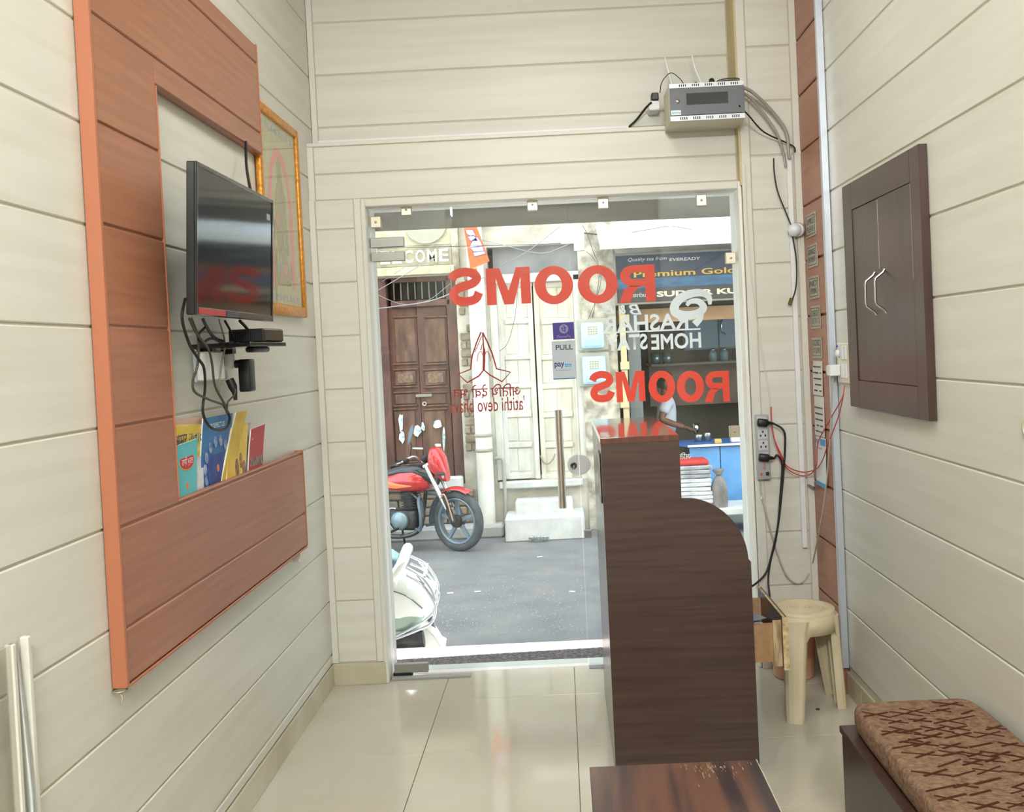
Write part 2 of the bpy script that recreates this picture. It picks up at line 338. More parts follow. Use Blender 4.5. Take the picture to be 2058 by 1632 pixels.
# ------------------------------------------------------------------ television on a bracket
tv = thing('television', 'black flat-screen television mounted inside the brown wall panel', 'television', (-1.0, 3.147, 1.69))
tvy0, tvy1, tvz0, tvz1, tvx = 2.79, 3.535, 1.69, 2.108, -.985
gl_bl = mat('glossy_black', '141518', .15, coat=.3); scr = mat('dark_screen', '0a0b0d', .08, spec=.35)
MB().box(tvx - .028, tvx - .004, tvy0, tvy1, tvz0, tvz1, .003).build('housing', gl_bl, tv)
for a in ((tvy0, tvy0 + .012, tvz0, tvz1), (tvy1 - .012, tvy1, tvz0, tvz1), (tvy0 + .012, tvy1 - .012, tvz1 - .012, tvz1), (tvy0 + .012, tvy1 - .012, tvz0, tvz0 + .022)):
    MB().box(tvx - .006, tvx + .002, a[0], a[1], a[2], a[3], .002).build('bezel', gl_bl, tv)
MB().box(tvx - .006, tvx - .001, tvy0 + .012, tvy1 - .012, tvz0 + .022, tvz1 - .012).build('screen', scr, tv)
MB().box(tvx - .055, tvx - .028, tvy0 + .12, tvy1 - .12, tvz0 + .02, tvz1 - .12, .01, 2).build('back_housing', blackp, tv)
MB().box(XL + .002, tvx - .055, 3.22, 3.30, 1.84, 1.90, .003).build('wall_bracket', blackp, tv)
stick = mat('silver_sticker', 'a8a9ac', .4)
MB().box(tvx - .001, tvx + .0002, tvy1 - .07, tvy1 - .035, tvz1 - .075, tvz1 - .055).build('sticker', stick, tv)
redst = mat('red_sticker', 'b02a2a', .4); 
MB().box(tvx + .0016, tvx + .003, tvy0 + .015, tvy0 + .24, tvz0 + .003, tvz0 + .02).build('sticker', redst, tv)
MB().box(tvx + .0016, tvx + .003, tvy0 + .25, tvy0 + .36, tvz0 + .003, tvz0 + .02).build('sticker', mat('dark_sticker', '3c3a44', .4), tv)

tv.rotation_euler = (0, math.radians(3.2), 0)        # hung leaning slightly forwards
# ------------------------------------------------------------------ framed picture
pf = thing('framed_picture', 'tall gold-framed embroidered picture hanging beside the television', 'picture', (-1.14, 4.3, 1.74))
gold = mat('gilded_frame', 'd9962f', .35, .35, col2='b9761c', scale=(60, 60, 60), bump=.3)
py0, py1, pz0, pz1 = 3.985, 4.60, 1.742, 2.575
MB().box(-1.146, -1.122, py0, py0 + .036, pz0, pz1, .006, 2).build('frame_rail', gold, pf)
MB().box(-1.146, -1.122, py1 - .036, py1, pz0, pz1, .006, 2).build('frame_rail', gold, pf)
MB().box(-1.146, -1.122, py0 + .036, py1 - .036, pz1 - .036, pz1, .006, 2).build('frame_rail', gold, pf)
MB().box(-1.146, -1.122, py0 + .036, py1 - .036, pz0, pz0 + .045, .006, 2).build('frame_rail', gold, pf)
m = mat('embroidered_cloth', 'c9bb8c', .8, col2='aeb48c', scale=(60, 40, 40), bump=.4)
MB().box(-1.146, -1.138, py0 + .03, py1 - .03, pz0 + .03, pz1 - .03).build('picture_cloth', m, pf)
pk = mat('pink_thread', 'e0807e', .8, col2='d69a8a', scale=(90, 60, 60), bump=.4); gn = mat('green_thread', '8fa07a', .8, col2='b39a70', scale=(70, 60, 60), bump=.4); sl = mat('silver_thread', 'b8bdb8', .6, col2='7f8c80', scale=(50, 80, 40))
pc = (py0 + py1) / 2
def arch(r, zb, zt, w, n=16):
    out = [(-r, zb)] + [(-r * math.cos(PI * i / n), zt - r * 1.6 + r * 1.6 * math.sin(PI * i / n)) for i in range(n + 1)] + [(r, zb)]
    r2 = r - w; inn = [(r2, zb)] + [(r2 * math.cos(PI * i / n), zt - w - r2 * 1.6 + r2 * 1.6 * math.sin(PI * i / n)) for i in range(n + 1)] + [(-r2, zb)]
    return out + inn
MB().prism(arch(.185, 1.86, 2.44, .05), (-1.138, pc, 0), (0, 1, 0), (0, 0, 1), (1, 0, 0), 0, .0016).build('arch_motif', pk, pf)
fig = [(-.03, 2.38), (0, 2.41), (.03, 2.38), (.035, 2.30), (.075, 2.25), (.09, 2.1), (.06, 1.98), (.11, 1.9), (.10, 1.87), (-.10, 1.87), (-.11, 1.9), (-.06, 1.98), (-.09, 2.1), (-.075, 2.25), (-.035, 2.30)]
MB().prism(fig, (-1.138, pc, 0), (0, 1, 0), (0, 0, 1), (1, 0, 0), 0, .002).build('figure_motif', gn, pf)
for k in range(26):
    yy = pc + random.uniform(-.12, .12); zz = random.uniform(1.88, 2.28)
    MB().prism([(-.004, 0), (.004, 0), (.006, .05), (-.003, .05)], (-1.136, yy, zz), (0, 1, 0), (0, 0, 1), (1, 0, 0), 0, .0015).build('thread_stitch', (sl, pk, gn)[k % 3], pf)
for zz in (pz0 + .062, pz1 - .082):
    for k in range(9):
        y_ = py0 + .062 + k * .0545
        MB().box(-1.138, -1.1362, y_, y_ + .034, zz, zz + .024, .002).build('border_motif', sl, pf)
MB().box(-1.1315, -1.130, py0 + .034, py1 - .034, pz0 + .043, pz1 - .034).build('picture_glass', glass_mat('picture_glass', ior=1.2), pf)

# ------------------------------------------------------------------ magazines in the pocket of the wall panel
def book(name, label, y0, y1, z1, x, th, m, lean=0, bow=0, cat='magazine', z0=1.10, tilt=0):
    """a sheet stack standing in the pocket: y0..y1 wide, up to z1; lean shifts the top along y, bow curls the top edge towards the room"""
    t = thing(name, label, cat, (x, (y0 + y1) / 2, z0), group='magazines in the wall panel pocket')
    def ring(k):
        f = k / 8; z = z0 + (z1 - z0) * f; dx = bow * f * f; dy = lean * f
        q = tilt * f
        return [(x + dx, y0 + dy, z - q), (x + dx + th, y0 + dy, z - q), (x + dx + th, y1 + dy, z + q), (x + dx, y1 + dy, z + q)]
    def cover(k):
        f = k / 8; z = z0 + (z1 - z0) * f; dx = bow * f * f; dy = lean * f; q = tilt * f
        return [(x + dx + th, y0 + dy, z - q), (x + dx + th + .0012, y0 + dy, z - q), (x + dx + th + .0012, y1 + dy, z + q), (x + dx + th, y1 + dy, z + q)]
    MB().loft([ring(k) for k in range(9)], smooth=False).build('pages', mat('paper_pages', 'e9e6da', .8), t)
    MB().loft([cover(k) for k in range(9)], smooth=False).build('cover', m, t)
    return t
EYv, EZv = (0, 1, 0), (0, 0, 1)
ypap = mat('yellow_print', 'd8bc3c', .5, col2='e6d9a0', scale=(9, 5, 30), ramp=(.45, .6)); cyanm = mat('cyan_cover', '53b9c4', .45, col2='67c6cf', scale=(6, 6, 6))
bluec = mat('blue_cover', '1e62a8', .4, col2='2c86c4', scale=(3, 5, 9)); yell2 = mat('yellow_cover', 'd9be46', .5, col2='c9a43a', scale=(8, 10, 10)); redc = mat('red_cover', 'b5393d', .45)
b = book('newspaper', 'yellow printed newspaper standing furthest left in the wall pocket', 2.925, 3.25, 1.375, -1.147, .005, ypap, bow=.016, cat='newspaper', tilt=-.01)
ink = mat('black_print', '2a2724', .6); wht = mat('white_print', 'f2f2f0', .6); redp = mat('red_print', 'c22b27', .5); yelp = mat('yellow_print_ink', 'ecd24a', .5); navy = mat('navy_print', '24306e', .5)
text('headline', 'अमर उजाला', (-1.1285, 2.96, 1.315), EYv, EZv, .26, .034, navy, b)
MB().box(-1.146, -1.1385, 2.98, 3.22, 1.12, 1.392).build('folded_sheet', mat('pinkish_newsprint', 'd8b7a4', .8), b)
c = book('booklet', 'cyan booklet with a red oval title in the wall pocket', 2.93, 3.115, 1.325, -1.1325, .004, cyanm, bow=.0105, tilt=.004)
MB().prism([(.062 * math.cos(i * PI / 12), .030 * math.sin(i * PI / 12)) for i in range(24)], (-1.1217, 3.03, 1.272), EYv, EZv, (1, 0, 0), 0, .0007).build('title_oval', yelp, c)
MB().prism([(.058 * math.cos(i * PI / 12), .025 * math.sin(i * PI / 12)) for i in range(24)], (-1.1211, 3.03, 1.270), EYv, EZv, (1, 0, 0), 0, .0007).build('title_oval', redp, c)
text('title', 'ਰਾਸ਼ੀ ਮੁਰਤ', (-1.1203, 2.985, 1.255), EYv, EZv, .092, .028, wht, c)
MB().ball((-1.1254, 3.035, 1.196), (.001, .010, .012)).build('motif', mat('orange_print', 'd97a2b', .5), c)
c = book('booklet', 'thin white booklet squeezed between the cyan booklet and the blue prospectus', 3.10, 3.18, 1.27, -1.137, .004, mat('white_cover', 'dedfe2', .5, col2='8f98a8', scale=(5, 20, 20), ramp=(.5, .7)), lean=.02)
c = book('brochure', 'tall blue prospectus brochure with a ring of oval pictures in the wall pocket', 3.165, 3.45, 1.385, -1.1405, .004, bluec, bow=.016, lean=.02, cat='brochure')
text('title', 'PROSPECTUS', (-1.1215, 3.235, 1.348), EYv, EZv, .15, .016, wht, c, off=.01, shear=.25)
MB().prism([(.10 * math.cos(i * PI / 12), .085 * math.sin(i * PI / 12)) for i in range(24)], (-1.1335, 3.325, 1.215), EYv, EZv, (1, 0, 0), 0, .0035).build('centre_motif', mat('dark_blue_print', '24317e', .5, col2='2b57a0', scale=(20, 20, 20)), c)
for i in range(10):
    a = -.5 + i * 4.1 / 9
    p = Vector((-1.1353 + .016 * ((.122 + .082 * math.sin(a)) / .285) ** 2 + .0008, 3.325 + .115 * math.cos(a), 1.222 + .082 * math.sin(a)))
    MB().prism([(.014 * math.cos(q * PI / 6), .018 * math.sin(q * PI / 6)) for q in range(12)], p, EYv, EZv, (1, 0, 0), 0, .0008).build('oval_picture', mat('oval_photo_print', 'aebfd4', .5, col2='5e7aa8', scale=(60, 60, 60)), c)
MB().ball((-1.1298, 3.325, 1.215), (.001, .012, .012)).build('motif', mat('orange_print', 'd97a2b', .5), c)
c = book('magazine', 'rolled yellow magazine leaning to the right in the wall pocket', 3.30, 3.42, 1.385, -1.1340, .005, yell2, lean=.19, bow=.016)
c = book('magazine', 'yellow magazine with a photo of people beside the red booklet', 3.36, 3.56, 1.335, -1.1285, .003, mat('yellow_photo_cover', 'dcb23c', .5, col2='e3cf6a', scale=(5, 9, 9)), lean=.09)
for (yy, zz, s_) in ((3.50, 1.19, .022), (3.545, 1.215, .016), (3.575, 1.18, .02)):
    MB().ball((-1.1240, yy, zz), (.0012, s_, s_ * 1.7)).build('printed_figure', mat('printed_photo', '5e4636', .5, col2='b98a4a', scale=(60, 60, 60)), c)
c = book('booklet', 'white-topped booklet tucked behind the red booklet', 3.55, 3.66, 1.335, -1.140, .004, mat('picture_cover', 'c9ccd2', .5, col2='a8433c', scale=(5, 14, 14), ramp=(.5, .6)), lean=.05)
c = book('booklet', 'red booklet titled in white at the right end of the wall pocket', 3.62, 3.79, 1.318, -1.132, .004, redc, lean=.035, bow=.012, tilt=.003)
text('title', 'Jyani', (-1.1190, 3.665, 1.275), EYv, EZv, .055, .022, wht, c)
MB().box(-1.1262, -1.1238, 3.645, 3.805, 1.18, 1.235).build('cover_photo', mat('crowd_photo', '4c3a38', .5, col2='a98a80', scale=(60, 60, 40)), c)

# ------------------------------------------------------------------ set-top box, sockets and wires under the television
sb = thing('set_top_box', 'black set-top box on a small wall shelf under the television', 'set-top box', (-1.01, 3.42, 1.618))
R3 = Matrix.Rotation(-.06, 3, 'Z')
MB().obox((-1.010, 3.42, 1.640), (.118, .19, .044), R3, .004).build('body', blackp, sb)
MB().obox((-.952, 3.418, 1.640), (.006, .18, .038), R3, .002).build('front_panel', gl_bl, sb)
vent = mat('vent_slot', '060606', .8)
for k in range(12): MB().obox(Vector((-1.010, 3.42, 1.640)) + R3 @ Vector((-.048 + k * .007, -.0955, 0)), (.003, .002, .028), R3).build('vent_slot', vent, sb)
sh = thing('wall_shelf', 'small black shelf bracket holding the set-top box', 'shelf', (XL, 3.5, 1.60))
MB().obox((-1.045, 3.36, 1.610), (.19, .34, .014), R3, .002).build('shelf_board', gl_bl, sh)
MB().box(XL + .002, -1.10, 3.24, 3.28, 1.585, 1.602).build('bracket', blackp, sh); MB().box(XL + .002, -1.10, 3.44, 3.48, 1.585, 1.602).build('bracket', blackp, sh)
MB().obox((-.99, 3.36, 1.594), (.03, .16, .018), R3, .008, 2).build('remote_holder', blackp, sh)
so = thing('socket_board', 'white and grey wall socket board under the set-top box', 'socket', (XL, 3.34, 1.50))
MB().box(XL + .001, XL + .012, 3.20, 3.50, 1.498, 1.604, .003).build('back_plate', mat('grey_plate', 'b9bcc0', .35), so)
MB().obox((-1.105, 3.235, 1.548), (.03, .135, .09), (0, 0, -.12), .004).build('cover_box', white_p, so)
for (yy, zz) in ((3.38, 1.575), (3.38, 1.53), (3.44, 1.565)): MB().box(XL + .012, XL + .020, yy - .018, yy + .018, zz - .018, zz + .018, .004).build('switch', mat('dark_rocker', '4a4a4c', .4), so)
MB().box(XL + .012, XL + .05, 3.445, 3.475, 1.535, 1.59, .01, 2).build('socket_face', white_p, so)
ad = thing('power_adapter', 'black power adapter plugged into the socket board', 'adapter', (-1.08, 3.46, 1.46))
MB().box(-1.085, -1.045, 3.44, 3.505, 1.455, 1.565, .006, 2).build('body', blackp, ad)
MB().tube([(-1.10, 3.465, 1.55), (-1.08, 3.465, 1.55)], .014, 10).build('plug_neck', blackp, ad)
pg = thing('power_plug', 'brown-black two-pin plug hanging below the socket board', 'plug', (-1.10, 3.40, 1.44))
MB().tube([(-1.105, 3.41, 1.50), (-1.095, 3.41, 1.475), (-1.09, 3.41, 1.455), (-1.088, 3.41, 1.43)], [.014, .015, .009, .006], 10).build('body', blackp, pg)
def cable(name, label, pts, r, m, cat='cable', group=None, n=5, seg=6, ends=None):
    p = smooth_path(pts, n); o = Vector(pts[0])
    return MB().tube(p, r, seg).build(name, m, None, label, cat, group, org=o)
def Lp(u, v, x): return at(u, v, 0, x)
olive = mat('olive_cable_sheath', '4a4436', .5); greyc = mat('grey_cable_sheath', '8a8778', .5)
cable('television_cable', 'thick black cable looping from the television corner down to the plug', [Lp(372, 600, -1.06), Lp(366, 640, -1.06), Lp(380, 690, -1.07), Lp(398, 720, -1.07), Lp(410, 740, -1.07), Lp(412, 780, -1.09), Lp(408, 830, -1.10), Lp(425, 860, -1.095), Lp(452, 862, -1.095), Lp(462, 840, -1.095), Lp(450, 815, -1.09)], .0045, rubber, group='cables under the television')
cable('television_cable', 'black cable bowing left from the shelf round the socket board', [Lp(385, 640, -1.07), Lp(398, 680, -1.08), Lp(398, 730, -1.075), Lp(388, 765, -1.09), Lp(392, 788, -1.09), Lp(420, 803, -1.09), Lp(445, 812, -1.09), Lp(455, 818, -1.09)], .004, olive, group='cables under the television')
cable('television_cable', 'straight black cable running diagonally from the television to the shelf', [Lp(408, 642, -1.03), Lp(420, 665, -1.05), Lp(433, 680, -1.06), Lp(450, 686, -1.07)], .005, rubber, group='cables under the television')
cable('television_cable', 'cable dropping from the television past the socket cover to the tied bundle', [Lp(380, 640, -1.05), Lp(395, 670, -1.05), Lp(418, 700, -1.06), Lp(426, 730, -1.07), Lp(432, 775, -1.08), Lp(450, 810, -1.085), Lp(456, 830, -1.09)], .004, olive, group='cables under the television')
cable('television_cable', 'thin grey-green cable hanging in front of the socket switches', [Lp(440, 642, -1.04), Lp(452, 690, -1.06), Lp(445, 735, -1.08), Lp(440, 790, -1.09), Lp(455, 815, -1.09)], .003, greyc, group='cables under the television')
cable('television_cable', 'looped cable lying on the shelf beside the set-top box', [Lp(452, 645, -1.03), Lp(463, 665, -1.03), Lp(470, 685, -1.04), Lp(450, 690, -1.05), Lp(425, 680, -1.06), Lp(405, 690, -1.06), Lp(400, 672, -1.06), Lp(415, 655, -1.05)], .004, rubber, group='cables under the television')
cable('adapter_cable', 'brown cable from the power adapter to the tied bundle', [Lp(474, 782, -1.065), Lp(470, 795, -1.07), Lp(458, 808, -1.08), Lp(456, 825, -1.09)], .003, olive, group='cables under the television')
cable('television_cable', 'short cable from the television bottom to the set-top box', [Lp(482, 645, -1.0), Lp(492, 655, -1.0), Lp(500, 665, -1.01)], .005, rubber, group='cables under the television')
cable('television_cable', 'black cable dropping from the upper panel arm to the television top', [Lp(494, 285, -1.11), Lp(495, 330, -1.09), Lp(500, 365, -1.04), Lp(505, 390, -1.015)], .0055, rubber, group='cables under the television')

# ------------------------------------------------------------------ clear acrylic guard at the near left
gp = thing('acrylic_guard', 'clear acrylic guard sheet with a silver edge standing by the left wall', 'guard', (-1.10, 1.98, 0))
MB().box(-1.135, -1.125, 1.2, 2.055, .0, 1.01).build('sheet', glass_mat('clear_acrylic', 'f4f4ee', haze=.1), gp)
MB().tube([(-1.122, 2.080, .0), (-1.125, 2.072, .7), (-1.131, 2.060, 1.01)], [.012, .009, .003], 10).build('silver_edge', mat('bright_silver_edge', 'e8eef2', .25, .7), gp)
MB().box(-1.14, -1.122, 2.088, 2.104, 0, 1.01, .003).box(-1.14, -1.122, 2.03, 2.046, 0, 1.01, .003).build('edge_strip', cream_trim, gp)

# ------------------------------------------------------------------ reception counter
YC0, YC1, XC0, XC1, XC2, ZT = 3.62, 4.58, .128, .405, .640, 1.225
ct = thing('reception_counter', 'dark wood-grain reception counter with a stepped curved end panel', 'counter', (.38, 4.1, 0))
prof = [(XC0, 0), (XC2, 0), (XC2, .765), (XC2 - .008, .775)] + [(XC1 + .005 + (XC2 - XC1 - .013) * math.cos(i * PI / 36), .765 + .235 * math.sin(i * PI / 36)) for i in range(1, 19)] + [(XC1, 1.0), (XC1, ZT), (XC0, ZT)]
MB().prism(prof, (0, YC0, 0), (1, 0, 0), (0, 0, 1), (0, 1, 0), 0, .024).build('end_panel', dark, ct)
MB().prism([(XC0, 0), (XC2, 0), (XC2, .742), (XC1, .742), (XC1, ZT), (XC0, ZT)], (0, YC1 - .024, 0), (1, 0, 0), (0, 0, 1), (0, 1, 0), 0, .024).build('end_panel', dark, ct)
dglare = mat('dark_laminate_glare', '6b5a52', .22, col2='5b4a43', scale=(20, 30, 2), spec=.6)  # same laminate, base colour lightened to stand for glare on this side
MB().box(XC0, XC0 + .02, YC0 + .024, YC1 - .024, 0, ZT - .022).build('side_panel', dglare, ct)
MB().box(XC0 - .001, XC1 + .001, YC0 - .001, YC1 + .001, ZT - .02, ZT + .002, .002).build('top_ledge', mat('dark_laminate_top', '6a3f36', .12, col2='573029', scale=(40, 3, 3), coat=.6), ct)
MB().box(XC1 - .02, XC1, YC0 + .024, YC1 - .024, .765, ZT - .02).build('upstand', dark_v, ct)
MB().box(XC0 + .02, XC2 - .01, YC0 + .024, YC1 - .024, .742, .765).build('desk_top', dark, ct)
MB().box(XC2 - .03, XC2 - .008, YC0 + .024, YC1 - .024, .0, .16).build('plinth_rail', dark_v, ct)
nt = MB().box(XC0 - .004, XC0, 3.69, 3.83, .985, 1.165, .001).build('notice_frame', blackp, ct)
MB().box(XC0 - .0052, XC0 - .003, 3.70, 3.82, .997, 1.153).build('notice_sheet', mat('notice_paper', 'cfd2d0', .5, col2='8d9290', scale=(6, 40, 50), ramp=(.5, .62)), nt)
# drawer pulled out to the right
ply = mat('raw_plywood', 'a9805a', .7, col2='b8946c', scale=(30, 4, 30)); plyedge = mat('plywood_edge', 'cbb590', .75, col2='9a7c50', scale=(60, 8, 8), ramp=(.4, .6))
dr = MB().box(.56, .786, 3.87, 3.888, .325, .470).build('drawer', ply, ct, label='pulled-out plywood drawer with dark front')
MB().box(.56, .786, 4.26, 4.278, .325, .470).build('drawer_side', ply, dr)
MB().box(.56, .786, 3.888, 4.26, .325, .337).build('drawer_bottom', ply, dr)
MB().box(.786, .804, 3.83, 4.32, .305, .505, .002).build('drawer_front', dark_v, dr)
MB().box(.784, .8055, 3.827, 3.8305, .305, .5055).build('edge_banding', mat('ochre_edge', 'b08a55', .6, col2='d9cba0', scale=(40, 40, 40)), dr); MB().box(.786, .794, 3.83, 4.32, .504, .5065).build('edge_banding', MATS['ochre_edge'], dr)
MB().box(.755, .786, 3.862, 3.87, .31, .485).build('chipped_edge', plyedge, dr)
for k in range(5):
    MB().obox((.688 + .004 * k, 3.97 + .045 * k, .365 + .014 * k), (.13, .10, .002), (random.uniform(-.12, .12), random.uniform(-.12, .05), random.uniform(-.6, .6))).build('paper_sheet', mat('loose_paper', 'dfe3e8', .7) if k % 2 else mat('loose_paper_dark', '8e95a2', .7), None, ('grey paper sheet nearest the front of the open drawer', 'white paper sheet second from the front of the open drawer', 'grey paper sheet in the middle of the open drawer', 'white paper sheet fourth from the front of the open drawer', 'grey paper sheet furthest back in the open drawer')[k], 'paper', 'papers in the drawer', org=(.688 + .004 * k, 3.97 + .045 * k, .365))

# ------------------------------------------------------------------ low table in front of the counter
tb = thing('low_table', 'low dark streaky wooden table with a worn corner in front of the counter', 'table', (.255, 2.2, 0))
tm = mat('streaky_dark_wood', '6e4b3a', .28, col2='33262a', scale=(15, 1.0, 3), ramp=(.40, .60), distort=.25, detail=5)
MB().box(.027, .484, 1.35, 2.79, .372, .40, .002).build('top', tm, tb)
edge_w = mat('worn_edge', 'd8cdb8', .6)
MB().box(.4835, .4855, 1.35, 2.79, .390, .4012).build('worn_edge', edge_w, tb)
n_worn = MB()
for k in range(60):
    x_ = random.gauss(.345, .045); y_ = 2.785 - abs(random.gauss(0, .06)); ln = random.uniform(.004, .02)
    n_worn.box(x_, x_ + random.uniform(.001, .003), y_ - ln, y_, .3995, .4004)
n_worn.build('scuff_marks', mat('pale_scuff', 'a08a6c', .7), tb, kind='stuff')
for (a, b_) in ((.03, .05), (.462, .482)):
    MB().box(a, b_, 1.36, 2.78, 0, .372).build('side_panel', dark_v, tb)
MB().box(.05, .462, 2.75, 2.77, .05, .372).build('back_panel', dark_v, tb)

# ------------------------------------------------------------------ bench and cushion
bn = thing('bench', 'dark wooden box bench against the right wall', 'bench', (.97, 2.2, 0))
MB().box(.776, 1.168, 1.3, 3.0, .0, .382).build('body', dark_v, bn)
MB().box(.770, 1.168, 1.29, 3.006, .382, .402, .002).build('seat_board', dark_v, bn)
cu_m = mat('chenille_cushion', '745749', .95, col2='967c64', scale=(60, 60, 60), ramp=(.3, .7), bump=.9, bscale=(90, 90, 90), spec=.1)
def cushion():
    x0, x1, y0, y1, z0, z1 = .792, 1.160, 1.3, 2.992, .404, .478
    def sup(t, n=4.5):
        c, s_ = math.cos(t), math.sin(t); return (math.copysign(abs(c) ** (2 / n), c), math.copysign(abs(s_) ** (2 / n), s_))
    m = MB(); rings = []
    N = 40
    for k in range(13):
        f = k / 12; ph = (f - .5) * PI; hz = math.copysign(abs(math.sin(ph)) ** .7, math.sin(ph)); rr = abs(math.cos(ph)) ** .45 if k not in (0, 12) else .0
        ring = []
        for q in range(N):
            # spread the points along the perimeter
            t = 2 * PI * q / N; cx, cy_ = sup(t, 14)
            ins = .035 * (1 - rr)
            px = (x0 + x1) / 2 + ((x1 - x0) / 2 - ins) * cx; pyy = (y0 + y1) / 2 + ((y1 - y0) / 2 - ins) * cy_
            zz = (z0 + z1) / 2 + (z1 - z0) / 2 * hz
            ring.append((px, pyy, zz))
        rings.append(ring)
    m.loft(rings[1:-1], cap=True)
    return m
cu = thing('seat_cushion', 'brown patterned chenille cushion lying on the bench', 'cushion', (.97, 2.15, .404))
cushion().build('cover', cu_m, cu)
pat = mat('cushion_dark_motif', '4d2a1e', .95, bump=.6, bscale=(90, 90, 90), spec=.1)
random.seed(4)
for i in range(5):
    for j in range(28):
        cx = .832 + i * .068 + (.034 if j % 2 else 0) + random.uniform(-.016, .016); cy_ = 1.34 + j * .059 + random.uniform(-.018, .018)
        if cx > 1.12 or cy_ > 2.94 or cx < .835: continue
        a = .42 + random.uniform(-.12, .12); ln = random.uniform(.045, .085)
        mbx = MB().obox((cx, cy_, .4783), (ln, random.uniform(.005, .009), .0016), (0, 0, a), .0007)
        if random.random() < .8: mbx.obox((cx + random.uniform(-.015, .015), cy_ + random.uniform(-.006, .006), .4785), (random.uniform(.04, .10), random.uniform(.004, .007), .0016), (0, 0, a + 2.2 + random.uniform(-.1, .1)), .0007)
        mbx.build('woven_motif', pat, cu)

# ------------------------------------------------------------------ plastic stool
st = thing('plastic_stool', 'beige plastic stool beside the open drawer', 'stool', (.957, 4.28, 0))
sm = mat('beige_plastic', 'd9ccae', .42, col2='cfc09e', scale=(9, 9, 9)); scx, scy, szt = .957, 4.28, .425
R_S = .138
MB().lathe([(0, szt - .006)] + [q for k in range(7) for q in ((.012 + k * .014, szt - .005), (.015 + k * .014, szt - .001), (.021 + k * .014, szt - .001), (.0245 + k * .014, szt - .005))] + [(.112, szt)], (scx, scy, 0), seg=40, smooth=False).build('seat', sm, st)
MB().lathe([(.112, szt), (.130, szt - .001), (.138, szt - .006), (R_S, szt - .016)], (scx, scy, 0), seg=40).build('seat_rim', sm, st)
# skirt with an arch between each pair of legs
legs = ((.872, 4.10), (1.118, 4.27), (1.125, 4.40), (.938, 4.425)); angs = [math.atan2(ly - scy, lx - scx) for lx, ly in legs]
def skirt_drop(a):
    d_ = min(abs((a - q + PI) % (2 * PI) - PI) for q in angs); return .075 + .055 * max(0, 1 - (d_ / .42)) ** .5 if d_ < .42 else .075
N_ = 96; top_ = []; bot_ = []; 
for i in range(N_):
    a_ = 2 * PI * i / N_; dd = skirt_drop(a_); rr = R_S + .05 * dd
    top_.append((scx + R_S * math.cos(a_), scy + R_S * math.sin(a_), szt - .016)); bot_.append((scx + rr * math.cos(a_), scy + rr * math.sin(a_), szt - .016 - dd))
MB().add(top_ + bot_, [(i, (i + 1) % N_, (i + 1) % N_ + N_, i + N_) for i in range(N_)], True).build('skirt', sm, st, solid=.005)
for k, (lx, ly) in enumerate(legs):
    dx, dy = lx - scx, ly - scy; r0 = math.hypot(dx, dy); ux, uy = dx / r0, dy / r0; tv_ = Vector((-uy, ux, 0)); rv = Vector((ux, uy, 0)); rings = []
    for f in (0, .15, .35, .6, .85, 1):
        rr = R_S + .001 + (r0 - R_S) * f; z_ = (szt - .03) * (1 - f); wd = .050 - .014 * f
        if f == 0: wd = .060
        c_ = Vector((scx + ux * rr, scy + uy * rr, z_))
        # channel section: rounded outer face with two flanges turned inwards
        sec = [(-1.0, -.034), (-1.0, -.010), (-.85, .002), (-.5, .008), (0, .010), (.5, .008), (.85, .002), (1.0, -.010), (1.0, -.034), (.86, -.034), (.86, -.012), (0, .002), (-.86, -.012), (-.86, -.034)]
        rings.append([c_ + tv_ * (wd * q[0]) + rv * q[1] for q in sec])
    MB().loft(rings, smooth=False).build('leg', sm, st)

# ------------------------------------------------------------------ bucket
bk = thing('waste_bucket', 'orange plastic bucket standing behind the beige stool', 'bucket', (1.003, 4.685, 0))
om = mat('orange_plastic', 'f4c09a', .4, col2='e8ac84', scale=(60, 60, 1.5))
MB().lathe([(0, .004), (.082, .0), (.092, .008), (.108, .27), (.111, .272), (.111, .284), (.104, .284), (.102, .265), (.086, .014), (0, .012)], (1.003, 4.685, 0), seg=36).build('body', om, bk)
MB().tube([(1.003 + .111 * math.cos(a), 4.685 + .03 * math.sin(a), .272 - .03 * abs(math.sin(a))) for a in [i * PI / 12 for i in range(13)]], .003, 6).build('handle', wire, bk)
MB().lathe([(.006, 0), (.0085, .0), (.0085, .003), (.006, .003)], (1.0, 4.24, 0.0005), seg=16, closed=True).build('metal_ring', mat('dark_ring', '4a4438', .5, .6), None, 'tiny metal ring lying on the floor in front of the stool', 'ring', org=(1.0, 4.24, 0))

# ------------------------------------------------------------------ wall cabinet
wc = thing('wall_cabinet', 'dark brown wooden wall cabinet with two doors on the right wall', 'cabinet', (1.165, 3.66, 1.266))
xw, ya, yb_, za, zb_ = 1.150, 3.235, 4.105, 1.266, 2.137
ia, ib, iza, izb = 3.325, 3.985, 1.372, 2.032; sm_ = 3.672
for (a, b_, c_, d_) in ((ya, ia, za, zb_), (ib, yb_, za, zb_), (ia, ib, za, iza), (ia, ib, izb, zb_)): MB().box(xw, XR - .001, a, b_, c_, d_, .0012).build('frame_rail', dark_v, wc)
MB().box(xw + .012, XR - .001, ia, ib, iza, izb).build('back_board', blackp, wc)
worn = mat('pale_worn_edge', 'cdbfa6', .6)
def hexhandle(parent, yh, z0, z1):
    x_ = xw
    MB().tube([(x_, yh, z1), (x_ - .006, yh, z1 - .012), (x_ - .034, yh, z1 - .032), (x_ - .036, yh, z1 - .045), (x_ - .036, yh, z0 + .045), (x_ - .034, yh, z0 + .032), (x_ - .006, yh, z0 + .012), (x_, yh, z0)], .0045, 8).build('handle', chrome, parent)
